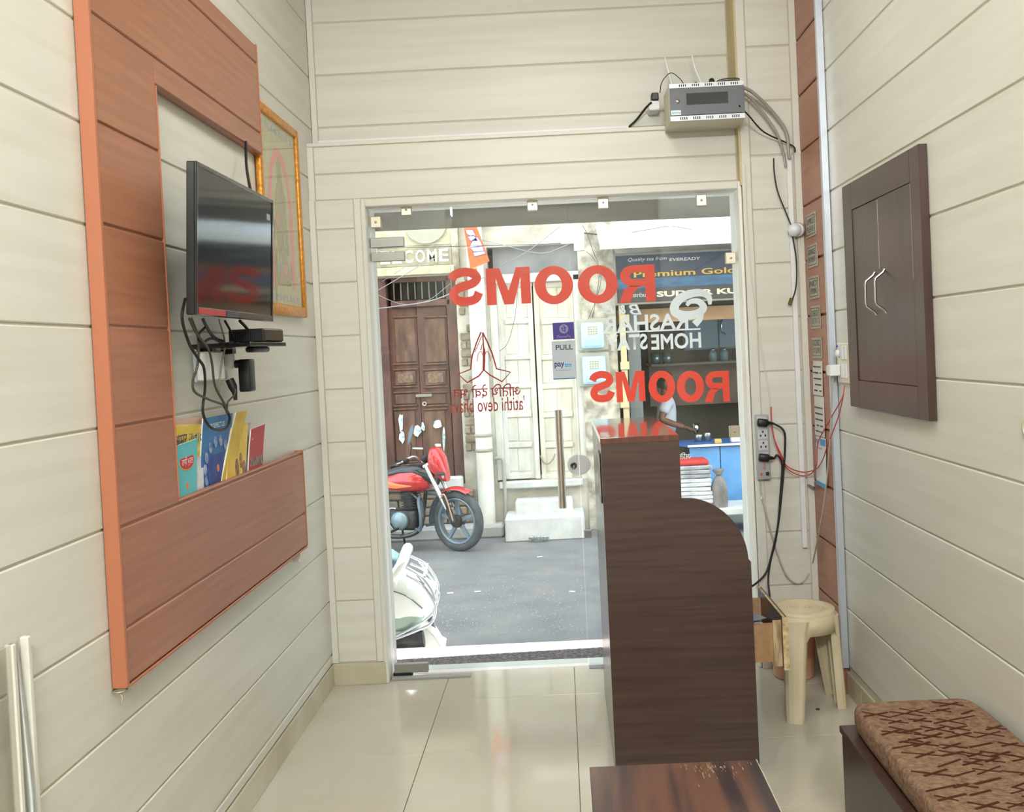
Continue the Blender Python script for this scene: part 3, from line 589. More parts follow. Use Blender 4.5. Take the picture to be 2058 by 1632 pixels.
d1 = MB().box(xw + .001, xw + .012, ia + .002, sm_ - .0015, iza + .002, izb - .002, .001).build('door', dark_v, wc)
d2 = MB().box(xw + .003, xw + .014, sm_ + .0015, ib - .002, iza + .002, izb - .002, .001).build('door', dark_v, wc)
MB().box(xw + .0003, xw + .004, ia + .0005, ia + .0025, 1.72, izb - .004).box(xw + .0003, xw + .004, sm_ - .0035, sm_ - .0012, 1.78, izb - .006).build('worn_edge', worn, d1)
hexhandle(d1, 3.612, 1.62, 1.775); hexhandle(d2, 3.725, 1.617, 1.772)
MB().lathe([(.0, .0), (.016, 0), (.022, -.004), (.024, -.010), (.017, -.011), (.014, -.003)], (XR, 2.60, 1.293), axis=(1, 0, 0), seg=20).build('cable_grommet', mat('cream_plastic', 'd9d2b6', .4), None, 'round cream cable grommet with black hole on the right wall', 'grommet', org=(XR, 2.60, 1.293))
gr = D.objects['cable_grommet']; MB().lathe([(0, -.004), (.016, -.004)], (XR, 2.60, 1.293), axis=(1, 0, 0), seg=20).build('hole', blackp, gr)
# ------------------------------------------------------------------ frameless glass front: hinged leaf, transom, fixed side light
def G(u, v, y=YG): return aty(u, v, y)
XS, ZS = .068, 2.052
clear = glass_mat('clear_glass', 'f3f8f6')
dpt = thing('door_1', None, None, (XD0, YG, 0), kind='structure')
wn1 = thing('window_1', None, None, (XD0, YG, ZS), kind='structure')
wn2 = thing('window_2', None, None, (XS, YG, 0), kind='structure')
MB().box(XD0 + .012, XS - .003, YG - .005, YG + .005, .028, ZS - .004).build('glass_pane', clear, dpt)
MB().box(XD0 + .004, XS - .002, YG - .005, YG + .005, ZS + .004, ZD - .004).build('glass_pane', clear, wn1)
MB().box(XS + .002, XD1 - .004, YG - .005, YG + .005, .012, ZD - .004).build('glass_pane', clear, wn2)
patchm = mat('satin_patch_metal', '9a9a92', .38, .55, spec=.5)
def patch(par, u0, v0, u1, v1):
    a, b = G(u0, v1), G(u1, v0); MB().box(a.x, b.x, YG - .016, YG + .016, a.z, b.z, .002).build('patch_fitting', patchm, par)
patch(wn1, 746, 476, 812, 499); patch(dpt, 748, 505, 814, 527); patch(dpt, 794, 1331, 861, 1352)
a, b = G(1128, 506), G(1173, 462); zmid = G(1150, 490).z; xm = G(1153, 490).x
MB().prism([(a.x, zmid), (xm, zmid), (xm, a.z), (b.x, a.z), (b.x, b.z), (a.x, b.z)], (0, YG, 0), (1, 0, 0), (0, 0, 1), (0, 1, 0), -.016, .016).build('corner_fitting', mat('satin_nickel', 'b4b6ae', .4, .5), wn2)
clipm = mat('steel_clip', 'c9c0ac', .3, .7)
def clip(par, u, v, w=.05, h=.055):
    p = G(u, v); MB().box(p.x - w / 2, p.x + w / 2, YG - .013, YG + .013, p.z - h / 2, p.z + h / 2, .003).build('glass_clip', clipm, par)
    MB().lathe([(0, 0), (.006, 0), (.005, .003), (0, .003)], (p.x, YG - .013, p.z), axis=(0, -1, 0), seg=10).build('clip_screw', steel, par)
clip(wn1, 817, 422); clip(wn1, 1070, 412); clip(wn1, 756, 447); clip(wn2, 1212, 408); clip(wn2, 1409, 403); clip(wn2, 1468, 519); clip(wn2, 1476, 867)
a, b = G(1123, 824, YG - .05), G(1130, 1021, YG - .05)
xh = (a.x + b.x) / 2
hd = MB().tube([(xh, YG - .05, b.z), (xh, YG - .05, a.z)], .0185, 16).build('handle', mat('polished_steel', 'cfc6b8', .28, .75), dpt)
for zz in (a.z - .08, b.z + .08): MB().tube([(xh, YG - .05, zz), (xh, YG - .004, zz)], .007, 10).build('handle_standoff', steel, hd)
p = G(1164, 934)
MB().prism([(-.002, -.05), (-.002, .05)] + [(-.002 - .055 * math.sin(PI * i / 14), .05 * math.cos(PI * i / 14)) for i in range(1, 14)], (p.x, YG, p.z), (1, 0, 0), (0, 0, 1), (0, 1, 0), -.02, .02).build('lock_body', mat('satin_lock', 'd2d6da', .3, .35), dpt)
MB().lathe([(0, 0), (.016, 0), (.016, .008), (.010, .009), (.010, .006), (0, .006)], (p.x - .027, YG - .02, p.z), axis=(0, -1, 0), seg=18).build('lock_cylinder', mat('lock_core', '6b6d70', .3, .8), dpt)
MB().prism([(.002, .048), (.002, -.048)] + [(.002 + .052 * math.sin(PI * i / 14), -.048 * math.cos(PI * i / 14)) for i in range(1, 14)], (p.x, YG, p.z), (1, 0, 0), (0, 0, 1), (0, 1, 0), -.02, .02).build('lock_keeper', mat('satin_lock', 'd2d6da', .3, .35), wn2)
p = G(1182, 1073)
MB().box(p.x - .02, p.x + .02, YG - .015, YG + .015, p.z - .02, p.z + .02, .004).build('bolt_fitting', mat('crumpled_steel', 'b7bdc4', .25, .9), wn2)
# channel under the side light and the closer plate on the floor
MB().box(XS, XD1 - .002, YG - .012, YG + .012, 0, .02, .002).build('floor_channel', alu, wn2)
MB().box(XD0 + .004, -.50, 4.865, 4.905, .0, .012, .002).build('floor_closer_plate', glass_mat('clear_strip', 'dfe2e4', haze=.35), None, 'clear plastic strip on the floor below the glass door', 'strip', org=(-.7, 4.885, 0))
MB().box(XD0 + .006, XD0 + .10, 4.912, 4.94, .003, .024, .003).build('pivot', blackp, dpt)

# stickers cut from vinyl: read from the street, so mirrored from inside
def vinyl(name, col, tr=.55):
    if name in MATS: return MATS[name]
    m = D.materials.new(name); m.use_nodes = True; nt = m.node_tree; L = nt.links; o = nt.nodes['Material Output']; b = nt.nodes['Principled BSDF']
    b.inputs['Base Color'].default_value = lin(col); b.inputs['Roughness'].default_value = .4
    t = nt.nodes.new('ShaderNodeBsdfTranslucent'); t.inputs[0].default_value = lin(col); x = nt.nodes.new('ShaderNodeMixShader'); x.inputs[0].default_value = tr
    L.new(b.outputs[0], x.inputs[1]); L.new(t.outputs[0], x.inputs[2]); L.new(x.outputs[0], o.inputs[0]); MATS[name] = m; return m
vred = vinyl('red_vinyl', 'ff4a38', .72); vwhite = vinyl('white_vinyl', 'fdfdff', .75); vmaroon = vinyl('maroon_vinyl', 'ac1f26')
def ribbon(mb, path, wd, fn, closed=False):
    """flat band of half-width wd (number or list) along 2-D path, mapped to 3-D by fn"""
    n = len(path); ws = wd if isinstance(wd, (list, tuple)) else [wd] * n; A = []; B = []
    for i in range(n):
        p0 = path[(i - 1) % n] if closed or i else path[0]; p1 = path[(i + 1) % n] if closed or i < n - 1 else path[-1]
        tx, ty = p1[0] - p0[0], p1[1] - p0[1]; l = math.hypot(tx, ty) or 1; nx, ny = -ty / l, tx / l
        A.append(fn(path[i][0] + nx * ws[i], path[i][1] + ny * ws[i])); B.append(fn(path[i][0] - nx * ws[i], path[i][1] - ny * ws[i]))
    m = n if closed else n - 1
    mb.add(A + B, [(i, (i + 1) % n, (i + 1) % n + n, i + n) for i in range(m)])
def sp2(pts, n=5, closed=False):
    q = [(p[0], p[1], 0) for p in pts]
    if closed: q = q + [q[0]]
    r = smooth_path(q, n); r = [(p.x, p.y) for p in r]
    return r[:-1] if closed else r
def letter(ch, u0, v0, u1, v1, m, par, yoff=.0062):
    """block capital filling the pixel box; normal reading direction runs to -x (towards smaller u)"""
    a, b = G(u0, v1), G(u1, v0); W_, H_ = b.x - a.x, b.z - a.z
    fn = lambda x, y: (b.x - x * W_, YG + yoff, a.z + y * H_); mb = MB(); k = W_ / H_
    if ch == 'O':
        O_ = [(.5 + .5 * math.cos(t), .5 + .52 * math.sin(t)) for t in [i * PI / 20 for i in range(40)]]; I_ = [(.5 + .21 * math.cos(t), .5 + .29 * math.sin(t)) for t in [i * PI / 20 for i in range(40)]]
        mb.add([fn(*q) for q in O_] + [fn(*q) for q in I_], [(i, (i + 1) % 40, (i + 1) % 40 + 40, i + 40) for i in range(40)])
    elif ch == 'M':
        pl = [(0, 0), (0, 1), (.31, 1), (.5, .38), (.69, 1), (1, 1), (1, 0), (.78, 0), (.78, .72), (.61, 0), (.39, 0), (.22, .72), (.22, 0)]
        mb.add([fn(*q) for q in pl], [tuple(range(len(pl)))])
    elif ch == 'R':
        mb.add([fn(*q) for q in ((0, 0), (.27, 0), (.27, 1), (0, 1))], [(0, 1, 2, 3)])
        bo = [(.27, 1)] + [(.60 + .36 * math.sin(t), .71 + .29 * math.cos(t)) for t in [i * PI / 14 for i in range(15)]] + [(.27, .42)]
        bi = [(.27, .80)] + [(.57 + .12 * math.sin(t), .71 + .09 * math.cos(t)) for t in [i * PI / 14 for i in range(15)]] + [(.27, .62)]
        n = len(bo); mb.add([fn(*q) for q in bo] + [fn(*q) for q in bi], [(i, i + 1, i + 1 + n, i + n) for i in range(n - 1)])
        mb.add([fn(*q) for q in ((.40, .43), (.68, .45), (.86, .36), (1.02, 0), (.71, 0), (.58, .30))], [(0, 1, 2, 3, 4, 5)])
    elif ch == 'S':
        ph = [(.90, .70), (.80, .83), (.52, .895), (.24, .84), (.15, .71), (.27, .585), (.52, .515), (.76, .44), (.86, .29), (.76, .15), (.50, .10), (.22, .155), (.10, .33)]
        A = sp2([(q[0] * k, q[1]) for q in ph], 4)
        ribbon(mb, A, .118, lambda x, y: fn(x / k, y))
    return mb.build('letter', m, par)
for ch, u0, u1, par in (('S', 903, 967, dpt), ('M', 979, 1064, dpt), ('O', 1076, 1150, dpt), ('O', 1163, 1240, wn2), ('R', 1246, 1315, wn2)):
    dv = -(u0 - 903) * .018; letter(ch, u0, 537 + dv, u1, 615 + dv, vred, par)
for ch, u0, u1 in (('S', 1188, 1232), ('M', 1240, 1295), ('O', 1305, 1356), ('O', 1362, 1414), ('R', 1418, 1465)): letter(ch, u0, 745, u1, 809, vred, wn2)
UM, UZ = (-1, 0, 0), (0, 0, 1)
def vtext(body, u_right, v_base, u_left, v_top, m, par, off=0, shear=0, name='lettering'):
    a, b = G(u_right, v_base), G(u_left, v_top); W_ = a.x - b.x
    return text(name, body, (a.x, YG + .0055, a.z), UM, UZ, W_, b.z - a.z, m, par, off=off, shear=shear, lift=.001)
vtext('HOME', 1410, 699, 1308, 672, vwhite, wn2, off=.025); vtext('STAY', 1302, 702, 1218, 674, vwhite, wn2, off=.025)
vtext('RASHAR', 1384, 662, 1210, 636, vwhite, wn2, off=.02); vtext('B', 1290, 632, 1264, 612, vwhite, wn2, off=.012, shear=.3); vtext('&', 1258, 630, 1243, 613, vwhite, wn2, off=.01); vtext('B', 1236, 630, 1210, 612, vwhite, wn2, off=.012, shear=.3)
vtext('अ\u093fत', 1389, 922, 1366, 910, vwhite, wn2, off=.01)
g2 = lambda x, y: tuple(G(x, y, YG + .0062))
mb = MB()
P1 = sp2([(1427, 612), (1424, 596), (1405, 588), (1375, 595), (1357, 612), (1358, 628), (1378, 634), (1402, 630), (1414, 618), (1404, 606), (1388, 606), (1380, 614)], 6)
nn = len(P1); ribbon(mb, P1, [6.5 * (.5 + .9 * math.sin(PI * (i / nn) ** .8)) for i in range(nn)], g2)
P2 = sp2([(1413, 612), (1410, 625), (1407, 640), (1396, 652)], 5); ribbon(mb, P2, [3 + 4.5 * i / len(P2) for i in range(len(P2))], g2)
mb.build('swash_letter', vwhite, wn2)
mb = MB(); ribbon(mb, [(1212, 669), (1408, 661)], 1.6, g2); mb.build('underline', vwhite, wn2)
# joined hands drawn in outline
mb = MB()
for path, wdt in (
    ([(967, 667), (958, 688), (949, 715), (946, 742), (921, 752), (939, 769), (962, 756), (971, 745), (972, 700), (970, 668)], 1.5),
    ([(970, 668), (978, 684), (989, 710), (998, 741), (1026, 748), (1009, 767), (985, 754), (973, 744), (974, 725), (974, 704), (972, 700)], 1.5),
    ([(968, 675), (961, 692), (954, 708)], .8), ([(973, 676), (985, 700)], .8), ([(966, 704), (970, 690), (974, 704)], 1.4),
    (sp2([(959, 726), (961, 712), (967, 706), (971, 716)]), .7), (sp2([(974, 716), (978, 706), (983, 712), (986, 726)]), .7)):
    ribbon(mb, path, wdt, g2)
mb.build('joined_hands_outline', vmaroon, dpt)
# Devanagari typed in drawing order, since no shaping engine reorders the vowel signs
vtext('अ\u093fत\u093fथ देवो भव:', 1047, 797, 905, 776, vmaroon, dpt, off=.008); vtext("'atithi devo bhava", 1055, 824, 903, 802, vmaroon, dpt, off=.004)
# payment and PULL stickers on the inner face, read from inside
def card(name, u0, v0, u1, v1, m, par, d=.0012, label=None):
    a, b = G(u0, v1), G(u1, v0); return MB().box(a.x, b.x, YG - .005 - d, YG - .005 - d + .001, a.z, b.z).build(name, m, par, label=label)
def itext(body, u0, v_base, u1, v_top, m, par, off=0):
    a, b = G(u0, v_base), G(u1, v_top); return text('lettering', body, (a.x, YG - .0066, a.z), (1, 0, 0), UZ, b.x - a.x, b.z - a.z, m, par, off=off, lift=.0006)
purple = vinyl('purple_sticker', '6a58b4', .55); greyst = vinyl('grey_sticker', 'dfe3e6', .6); cyanst = vinyl('cyan_blue_sticker', '2fb2e4', .3); deep = mat('dark_blue_ink', '1b2a6b', .5)
s1 = card('payment_sticker', 1112, 684, 1155, 763, greyst, dpt); card('sticker_band', 1112, 647, 1153, 683, purple, dpt); card('sticker_band', 1112, 759, 1156, 763, vinyl('blue_band', '1f6fb5', .3), dpt, d=.0018)
p = G(1133, 661); MB().lathe([(0, 0), (.022, 0)], (p.x, YG - .0068, p.z), axis=(0, -1, 0), seg=24).build('round_logo', vwhite, dpt)
itext('पे', 1128, 668, 1138, 654, purple, dpt, .01); itext('PhonePe', 1120, 679, 1146, 673, vwhite, dpt); itext('PULL', 1117, 704, 1151, 692, mat('dark_slate_ink', '33333f', .5), dpt, .02)
itext('pay', 1115, 741, 1134, 728, deep, dpt, .02); itext('tm', 1135, 738, 1148, 729, cyanst, dpt, .02); itext('Accepted Here', 1116, 746, 1147, 742, deep, dpt)

# ------------------------------------------------------------------ cable trunking and equipment box on the front wall
a, b = G(626, 272, YU), G(1265, 252, YU); zt = (a.z + b.z) / 2
MB().box(XL + .03, b.x, YU - .016, YU, 2.586, 2.608, .002).build('cable_trunking', white_p, None, 'long white cable trunking running along the ledge above the glass door', 'trunking', org=(-.4, YU, 2.597))
eb = thing('recorder_box', 'grey-fronted wall box with vent slots above the door corner', 'equipment box', (.72, 4.75, 2.576))
bx0, bx1, by0, by1, bz0, bz1 = .530, .866, 4.62, 4.85, 2.576, 2.745
boxw = mat('beige_enclosure', 'c9c6b4', .45); slot = mat('vent_slot', '060606', .8); greyf = mat('grey_front', '5d6066', .35)
MB().box(bx0, bx1, by0 + .004, by1, bz0, bz1, .002).build('enclosure', boxw, eb)
MB().box(bx0 + .001, bx1 - .001, by0 - .002, by0 + .006, bz0 + .001, bz0 + .024, .001).build('vent_strip', mat('silver_strip', 'd4d8dc', .35, .2), eb)
MB().box(bx0 + .001, bx1 - .001, by0 - .002, by0 + .006, bz1 - .022, bz1 - .001, .001).build('vent_strip', MATS['silver_strip'], eb)
dr2 = MB().box(bx0 + .002, bx1 - .002, by0 - .006, by0 + .004, bz0 + .025, bz1 - .023, .001).build('front_door', greyf, eb)
MB().box(bx0 + .075, bx1 - .075, by0 - .0075, by0 - .004, bz0 + .070, bz1 - .048).build('window', mat('smoked_window', '3a3c40', .12), dr2)
MB().lathe([(0, 0), (.010, 0), (.010, .004), (0, .004)], (bx0 + .035, by0 - .006, bz0 + .088), axis=(0, -1, 0), seg=14).build('lock', chrome, dr2)
lb = MB().box(bx0 + .004, bx0 + .048, by0 - .0075, by0 - .005, bz0 + .027, bz0 + .048).build('brand_label', mat('pale_label', 'd8eef0', .4), dr2)
text('lettering', 'Artcon', (bx0 + .007, by0 - .0078, bz0 + .031), (1, 0, 0), UZ, .038, .012, mat('teal_ink', '1c6a80', .5), dr2)
for g in range(5):
    for k in range(4):
        xx = bx0 + .045 + g * .058 + k * .009
        MB().box(xx, xx + .004, by0 - .003, by0, bz0 + .006, bz0 + .018).build('vent_slot', slot, eb); MB().box(xx, xx + .004, by0 - .003, by0, bz1 - .016, bz1 - .006).build('vent_slot', slot, eb)
rt = thing('router', 'small router with two white antennas on top of the recorder box', 'router', (.67, 4.80, 2.745))
MB().box(.555, .83, 4.73, 4.84, 2.7455, 2.772, .006, 2).build('body', blackp, rt)
for (x0_, x1_) in ((.575, .545), (.715, .672)): MB().tube([(x0_, 4.82, 2.765), (x1_ + .012, 4.84, 2.86), (x1_, 4.85, 2.93)], [.006, .0055, .003], 8).build('antenna', white_p, rt)
pa = thing('power_adapter', 'black adapter in a white socket beside the recorder box', 'adapter', (.50, 4.93, 2.66))
MB().box(.475, .527, 4.88, YU, 2.655, 2.70, .004).build('socket', white_p, pa); MB().box(.488, .522, 4.87, 4.93, 2.70, 2.735, .004).build('body', blackp, pa)
cable('recorder_cable', 'black cable rising from the trunking end to the recorder box', [(b.x - .005, YU - .012, 2.60), (.42, YU - .03, 2.63), (.46, 4.90, 2.67), (.487, 4.875, 2.69)], .0055, rubber)
cable('recorder_cable', 'thin black wire arching over the router top', [(.515, 4.86, 2.765), (.52, 4.80, 2.80), (.56, 4.78, 2.835), (.60, 4.76, 2.80), (.62, 4.72, 2.757), (.66, 4.66, 2.757)], .002, rubber)
MB().lathe([(.006, 0), (.016, 0), (.012, .03), (.007, .035)], (.735, 4.70, 2.7455), seg=12).build('black_stopper', blackp, None, 'small black stopper standing on the recorder box', 'stopper', org=(.735, 4.70, 2.745))
MB().tube([(.81 + .05 * math.cos(t), 4.70 + .035 * math.sin(t), 2.7535 + .0005 * k) for k, t in enumerate([i * PI / 8 for i in range(33)])], .003, 6).build('cable_coil', olive, None, 'coiled dark cable on the right end of the recorder box', 'cable coil', org=(.81, 4.70, 2.746))

for o_ in (eb, rt, D.objects['recorder_cable.001'], D.objects['black_stopper'], D.objects['cable_coil']): o_.location += Vector((.012, 0, -.036))
# ------------------------------------------------------------------ right column: trunking, power strip, wires, dome camera
YW = YCOL - .004
def K(u, v, d=.012): return aty(u, v, YW - d)
a, b = K(1568, 300, 0), K(1620, 1100, 0); xt = 1.102
MB().box(xt - .012, xt + .012, YW - .014, YW, b.z, a.z, .002).build('cable_trunking', white_p, None, 'tall narrow white cable trunking on the right column', 'trunking', org=(xt, YW, b.z))
def kpath(pts, d=.014): return [K(q[0], q[1], q[2] if len(q) > 2 else d) for q in pts]
clearc = mat('grey_clear_conduit', '9d9a90', .35)
cable('conduit', 'clear grey flexible conduit bowing from the recorder box to the trunking', [(.873, 4.70, 2.70), (.93, 4.72, 2.68), (1.02, 4.75, 2.60), (1.09, 4.77, 2.50), (1.098, YW - .024, 2.40), (1.102, YW - .024, 2.375)], .008, clearc, group='conduits from the recorder box')
cable('conduit', 'second grey conduit hanging lower between recorder box and trunking', [(.873, 4.72, 2.695), (.95, 4.74, 2.63), (1.04, 4.755, 2.50), (1.075, YW - .022, 2.40), (1.083, YW - .022, 2.34)], .006, clearc, group='conduits from the recorder box')
cable('recorder_cable', 'thin black cable from the recorder box bottom to the column edge', [(.85, 4.61, 2.595), (.90, 4.66, 2.56), (.98, 4.74, 2.50), (1.08, 4.77, 2.455), (1.125, 4.775, 2.43), (1.13, 4.778, 2.405)], .0035, rubber)
cable('camera_cable', 'black cable hanging down the column past the dome camera to a plug end', kpath([(1555, 318), (1556, 345), (1563, 385), (1580, 428), (1590, 455), (1594, 480), (1600, 520), (1601, 560), (1598, 585), (1592, 603)], .03), .0032, rubber)
p = K(1589, 606, .03); MB().obox(p, (.018, .008, .034), (0, .35, 0), .003).build('plug_end', mat('brass_plug', '6b5a30', .4, .5), None, 'small dangling connector at the end of the black camera cable', 'connector', org=p)
dc = thing('dome_camera', 'white dome security camera at the edge of the right column', 'camera', K(1597, 462, .03))
c_ = K(1597, 462, .045); MB().ball(c_, .031, 20, 14).build('dome', mat('glossy_white', 'dfe2ea', .12, coat=.5), dc); MB().lathe([(.0, 0), (.03, 0), (.033, .02), (.0, .03)], c_ + Vector((.012, .012, 0)), axis=(.6, .7, .1), seg=20).build('mount', white_p, dc)
cable('telephone_wire', 'thin white wire running down the column from the door head', kpath([(1497, 330), (1500, 420), (1507, 530), (1517, 620), (1528, 690), (1540, 760), (1548, 815)], .006), .0022, mat('white_wire', 'e4e2d6', .5), n=4)
pst = thing('power_strip', 'grey four-socket power strip fixed upright on the right column', 'power strip', K(1531, 960, 0))
a, b = K(1516, 963, 0), K(1546, 832, 0); pcx = (a.x + b.x) / 2; pw = .060; pz0_, pz1_ = a.z, b.z
MB().box(pcx - pw / 2, pcx + pw / 2, YW - .038, YW, pz0_, pz1_, .006, 2).build('housing', mat('grey_strip_plastic', 'a9abad', .4), pst)
sock = mat('socket_insert', 'c9cbcc', .4)
H4 = [pz1_ - .035, pz1_ - .09, pz1_ - .142, pz1_ - .197]
for i, zz in enumerate(H4):
    s_ = MB().box(pcx - .022, pcx + .022, YW - .0395, YW - .036, zz - .022, zz + .022, .002).build('socket', sock, pst)
    for (dx, dz) in ((0, .012), (-.011, -.006), (.011, -.006)): MB().box(pcx + dx - .0035, pcx + dx + .0035, YW - .0405, YW - .038, zz + dz - .005, zz + dz + .005).build('pin_hole', blackp, s_)
MB().box(pcx + .006, pcx + .022, YW - .043, YW - .036, pz0_ + .02, pz0_ + .036, .002).build('switch', blackp, pst); MB().ball((pcx - .014, YW - .038, pz0_ + .027), .006).build('indicator', mat('red_indicator', 'e0584e', .3), pst)
text('lettering', 'ELIX', (pcx + .006, YW - .0385, pz0_ + .05), (0, 0, 1), (-1, 0, 0), .035, .010, redp, pst)
for i, lab in ((0, 'black plug in the top socket of the power strip'), (3, 'black plug in the lowest socket of the power strip')):
    t = thing('power_plug', lab, 'plug', (pcx, YW - .05, H4[i]))
    MB().obox((pcx - .002, YW - .052, H4[i]), (.05, .026, .036), (0, .15, 0), .008, 2).build('body', blackp, t); MB().tube([(pcx + .02, YW - .052, H4[i] - .002), (pcx + .048, YW - .05, H4[i] - .006)], [.010, .0055], 10).build('strain_relief', blackp, t)
cable('power_cable', 'black power cable curving down from the top plug to the counter', [(pcx + .048, YW - .05, H4[0] - .006)] + kpath([(1572, 862, .05), (1578, 880, .05), (1576, 930, .05), (1570, 1000, .05), (1563, 1060, .05), (1552, 1110, .05), (1540, 1150, .06), (1520, 1172, .08), (1500, 1185, .12)]), .005, rubber)
cable('power_cable', 'black power cable from the lowest plug hanging behind the drawer', [(pcx + .048, YW - .05, H4[3] - .006)] + kpath([(1562, 915, .05), (1572, 935, .045), (1568, 1000, .045), (1564, 1050, .04), (1558, 1090, .04), (1548, 1130, .05), (1544, 1165, .06), (1547, 1200, .1), (1550, 1230, .14)]), .005, rubber)
redw = mat('red_wire', 'c8352b', .45)
def RW(u, v, d=.02): return at(u, v, 0, 1.155 - d)
for k, (lab, o_) in enumerate((('red wire looping from the power strip across the column to the switch board', 0), ('second red wire sagging just below the first on the right column', 7))):
    cable('red_wire', lab, kpath([(1549 + k, 818, .03), (1551, 850, .04), (1557, 885, .045), (1568 + o_ * .4, 915, .045), (1580, 935 + o_ * .6, .04), (1600, 946 + o_, .04), (1625, 948 + o_, .04)], .04) + [RW(1648 - o_, 935, .02), RW(1665 - o_ * 3, 890, .02), RW(1684 - o_ * 2, 840, .02), RW(1694 - o_ * .2, 800, .02), RW(1697, 775, .012)], .0025, redw, group='red wires on the column')
cable('white_cable', 'pale cable sagging in a loop from the power strip up to the silver trim', kpath([(1528, 964, .02), (1529, 985, .02), (1534, 1010, .02), (1550, 1070, .02), (1562, 1110, .02), (1580, 1155, .02), (1600, 1172, .02), (1618, 1165, .02)], .02) + [RW(1632, 1135, .02), RW(1648, 1060, .02), RW(1660, 980, .02), RW(1668, 880, .02), RW(1672, 800, .02), RW(1674, 760, .02)], .0035, mat('pale_cable', 'b9b6a2', .5))
MB().obox(K(1531, 1000, .02), (.008, .008, .022), (0, .3, 0), .003).build('cable_clip', mat('clip_plastic', 'e4e2dc', .4), None, 'tiny white clip on the pale cable below the power strip', 'clip', org=K(1531, 1000, .02))

# plaques and papers on the brown column
XQ = 1.1575
plq = mat('brushed_plaque', 'b9b4a2', .35, .3, col2='a39d8a', scale=(8, 8, 60)); frm = mat('dark_border', '3c3830', .5)
lines = (('SMILE', 'PLEASE'), ('ADVANCE', 'PAYMENT'), ('NO', 'SMOKING'), ('CHECK', 'OUT 12'), ('ALCOHOL', 'NOT ALLOWED'))
labs = ('metal plaque reading SMILE behind the dome camera', 'second metal plaque from the top on the brown column', 'third metal plaque on the brown column reading NO SMOKING', 'fourth metal plaque from the top on the brown column', 'lowest of the five metal plaques on the brown column')
for i, (z0_, z1_) in enumerate(((2.0, 2.105), (1.862, 1.965), (1.72, 1.822), (1.585, 1.688), (1.452, 1.545))):
    yy0, yy1 = 4.555 - .004 * i, 4.735 - .006 * i
    t = thing('plaque', labs[i], 'plaque', (XQ, (yy0 + yy1) / 2, z0_), group='plaques on the brown column')
    MB().box(XQ - .004, XQ, yy0, yy1, z0_, z1_, .001).build('plate', plq, t)
    for (q0, q1, r0, r1) in ((yy0 + .012, yy1 - .012, z0_ + .010, z0_ + .0125), (yy0 + .012, yy1 - .012, z1_ - .0125, z1_ - .010), (yy0 + .012, yy0 + .0145, z0_ + .01, z1_ - .01), (yy1 - .0145, yy1 - .012, z0_ + .01, z1_ - .01)): MB().box(XQ - .0048, XQ - .0036, q0, q1, r0, r1).build('border_line', frm, t)
    for k, s_ in enumerate(lines[i]): text('lettering', s_, (XQ - .004, yy1 - .028, z0_ + (.057 if k == 0 else .022)), (0, -1, 0), UZ, yy1 - yy0 - .056, .026, frm, t, lift=.0008)
pap = mat('white_paper', 'dedcd4', .6)
cs = thing('calendar_strip', 'long white paper strip of dates pinned below the plaques', 'calendar', (XQ, 4.64, .99))
for i, (z0_, z1_) in enumerate(((1.285, 1.44), (1.10, 1.28))):
    MB().obox((XQ - .003, 4.632 - .003 * i, (z0_ + z1_) / 2), (.0016, .168, z1_ - z0_), (0, .02, 0)).build('sheet', pap, cs)
    for k in range(5):
        for c__ in range(6):
            if random.random() < .85: MB().box(XQ - .0075, XQ - .0055, 4.565 + c__ * .023, 4.565 + c__ * .023 + random.uniform(.006, .014), z0_ + .018 + k * .027, z0_ + .024 + k * .027).build('printed_date', ink, cs)
MB().box(XQ - .0078, XQ - .0058, 4.70, 4.714, 1.425, 1.438).build('red_corner', redp, cs)
qs = thing('payment_poster', 'white payment poster with blue foot hanging at the bottom of the brown column', 'poster', (XQ, 4.63, .875))
MB().obox((XQ - .006, 4.622, .985), (.0016, .172, .222), (0, .03, 0)).build('sheet', mat('poster_paper', 'e6e8ea', .5), qs)
MB().box(XQ - .012, XQ - .0085, 4.537, 4.707, .876, .893).build('blue_foot', mat('sky_blue_print', '4f9bd4', .5), qs); MB().box(XQ - .0072, XQ - .004, 4.54, 4.62, 1.062, 1.09).build('blue_corner', mat('sky_blue_print', '4f9bd4', .5), qs)
text('lettering', 'PE', (XQ - .006, 4.70, 1.062), (0, -1, 0), UZ, .05, .022, deep, qs, lift=.002); text('lettering', 'Accepted', (XQ - .0065, 4.69, 1.040), (0, -1, 0), UZ, .10, .012, deep, qs, lift=.002)
sw = thing('switch_board', 'cream switch board with regulator knob between trim and wall cabinet', 'switch board', (XR, 4.25, 1.345))
MB().box(1.165, XR - .001, 4.16, 4.335, 1.352, 1.518, .003).build('plate', mat('cream_plate', 'e6e0ca', .35), sw)
for (yy, zz) in ((4.20, 1.478), (4.245, 1.478), (4.20, 1.402), (4.245, 1.402)): MB().box(1.159, 1.167, yy - .019, yy + .019, zz - .029, zz + .029, .003).build('rocker', white_p, sw)
MB().lathe([(0, 0), (.017, 0), (.014, .014), (0, .016)], (1.164, 4.295, 1.475), axis=(-1, 0, 0), seg=18).build('regulator_knob', white_p, sw)
MB().ball((1.163, 4.318, 1.505), .005).build('indicator', mat('blue_indicator', '3a49b8', .3), sw)
pl2 = thing('power_adapter', 'white adapter plugged into the switch board beside the silver trim', 'adapter', (1.15, 4.30, 1.38))
MB().box(1.118, 1.164, 4.280, 4.325, 1.382, 1.428, .003).build('body', white_p, pl2); MB().box(1.125, 1.150, 4.325, 4.375, 1.385, 1.425, .006, 2).build('plug_back', mat('cream_plastic', 'd9d2b6', .4), pl2)
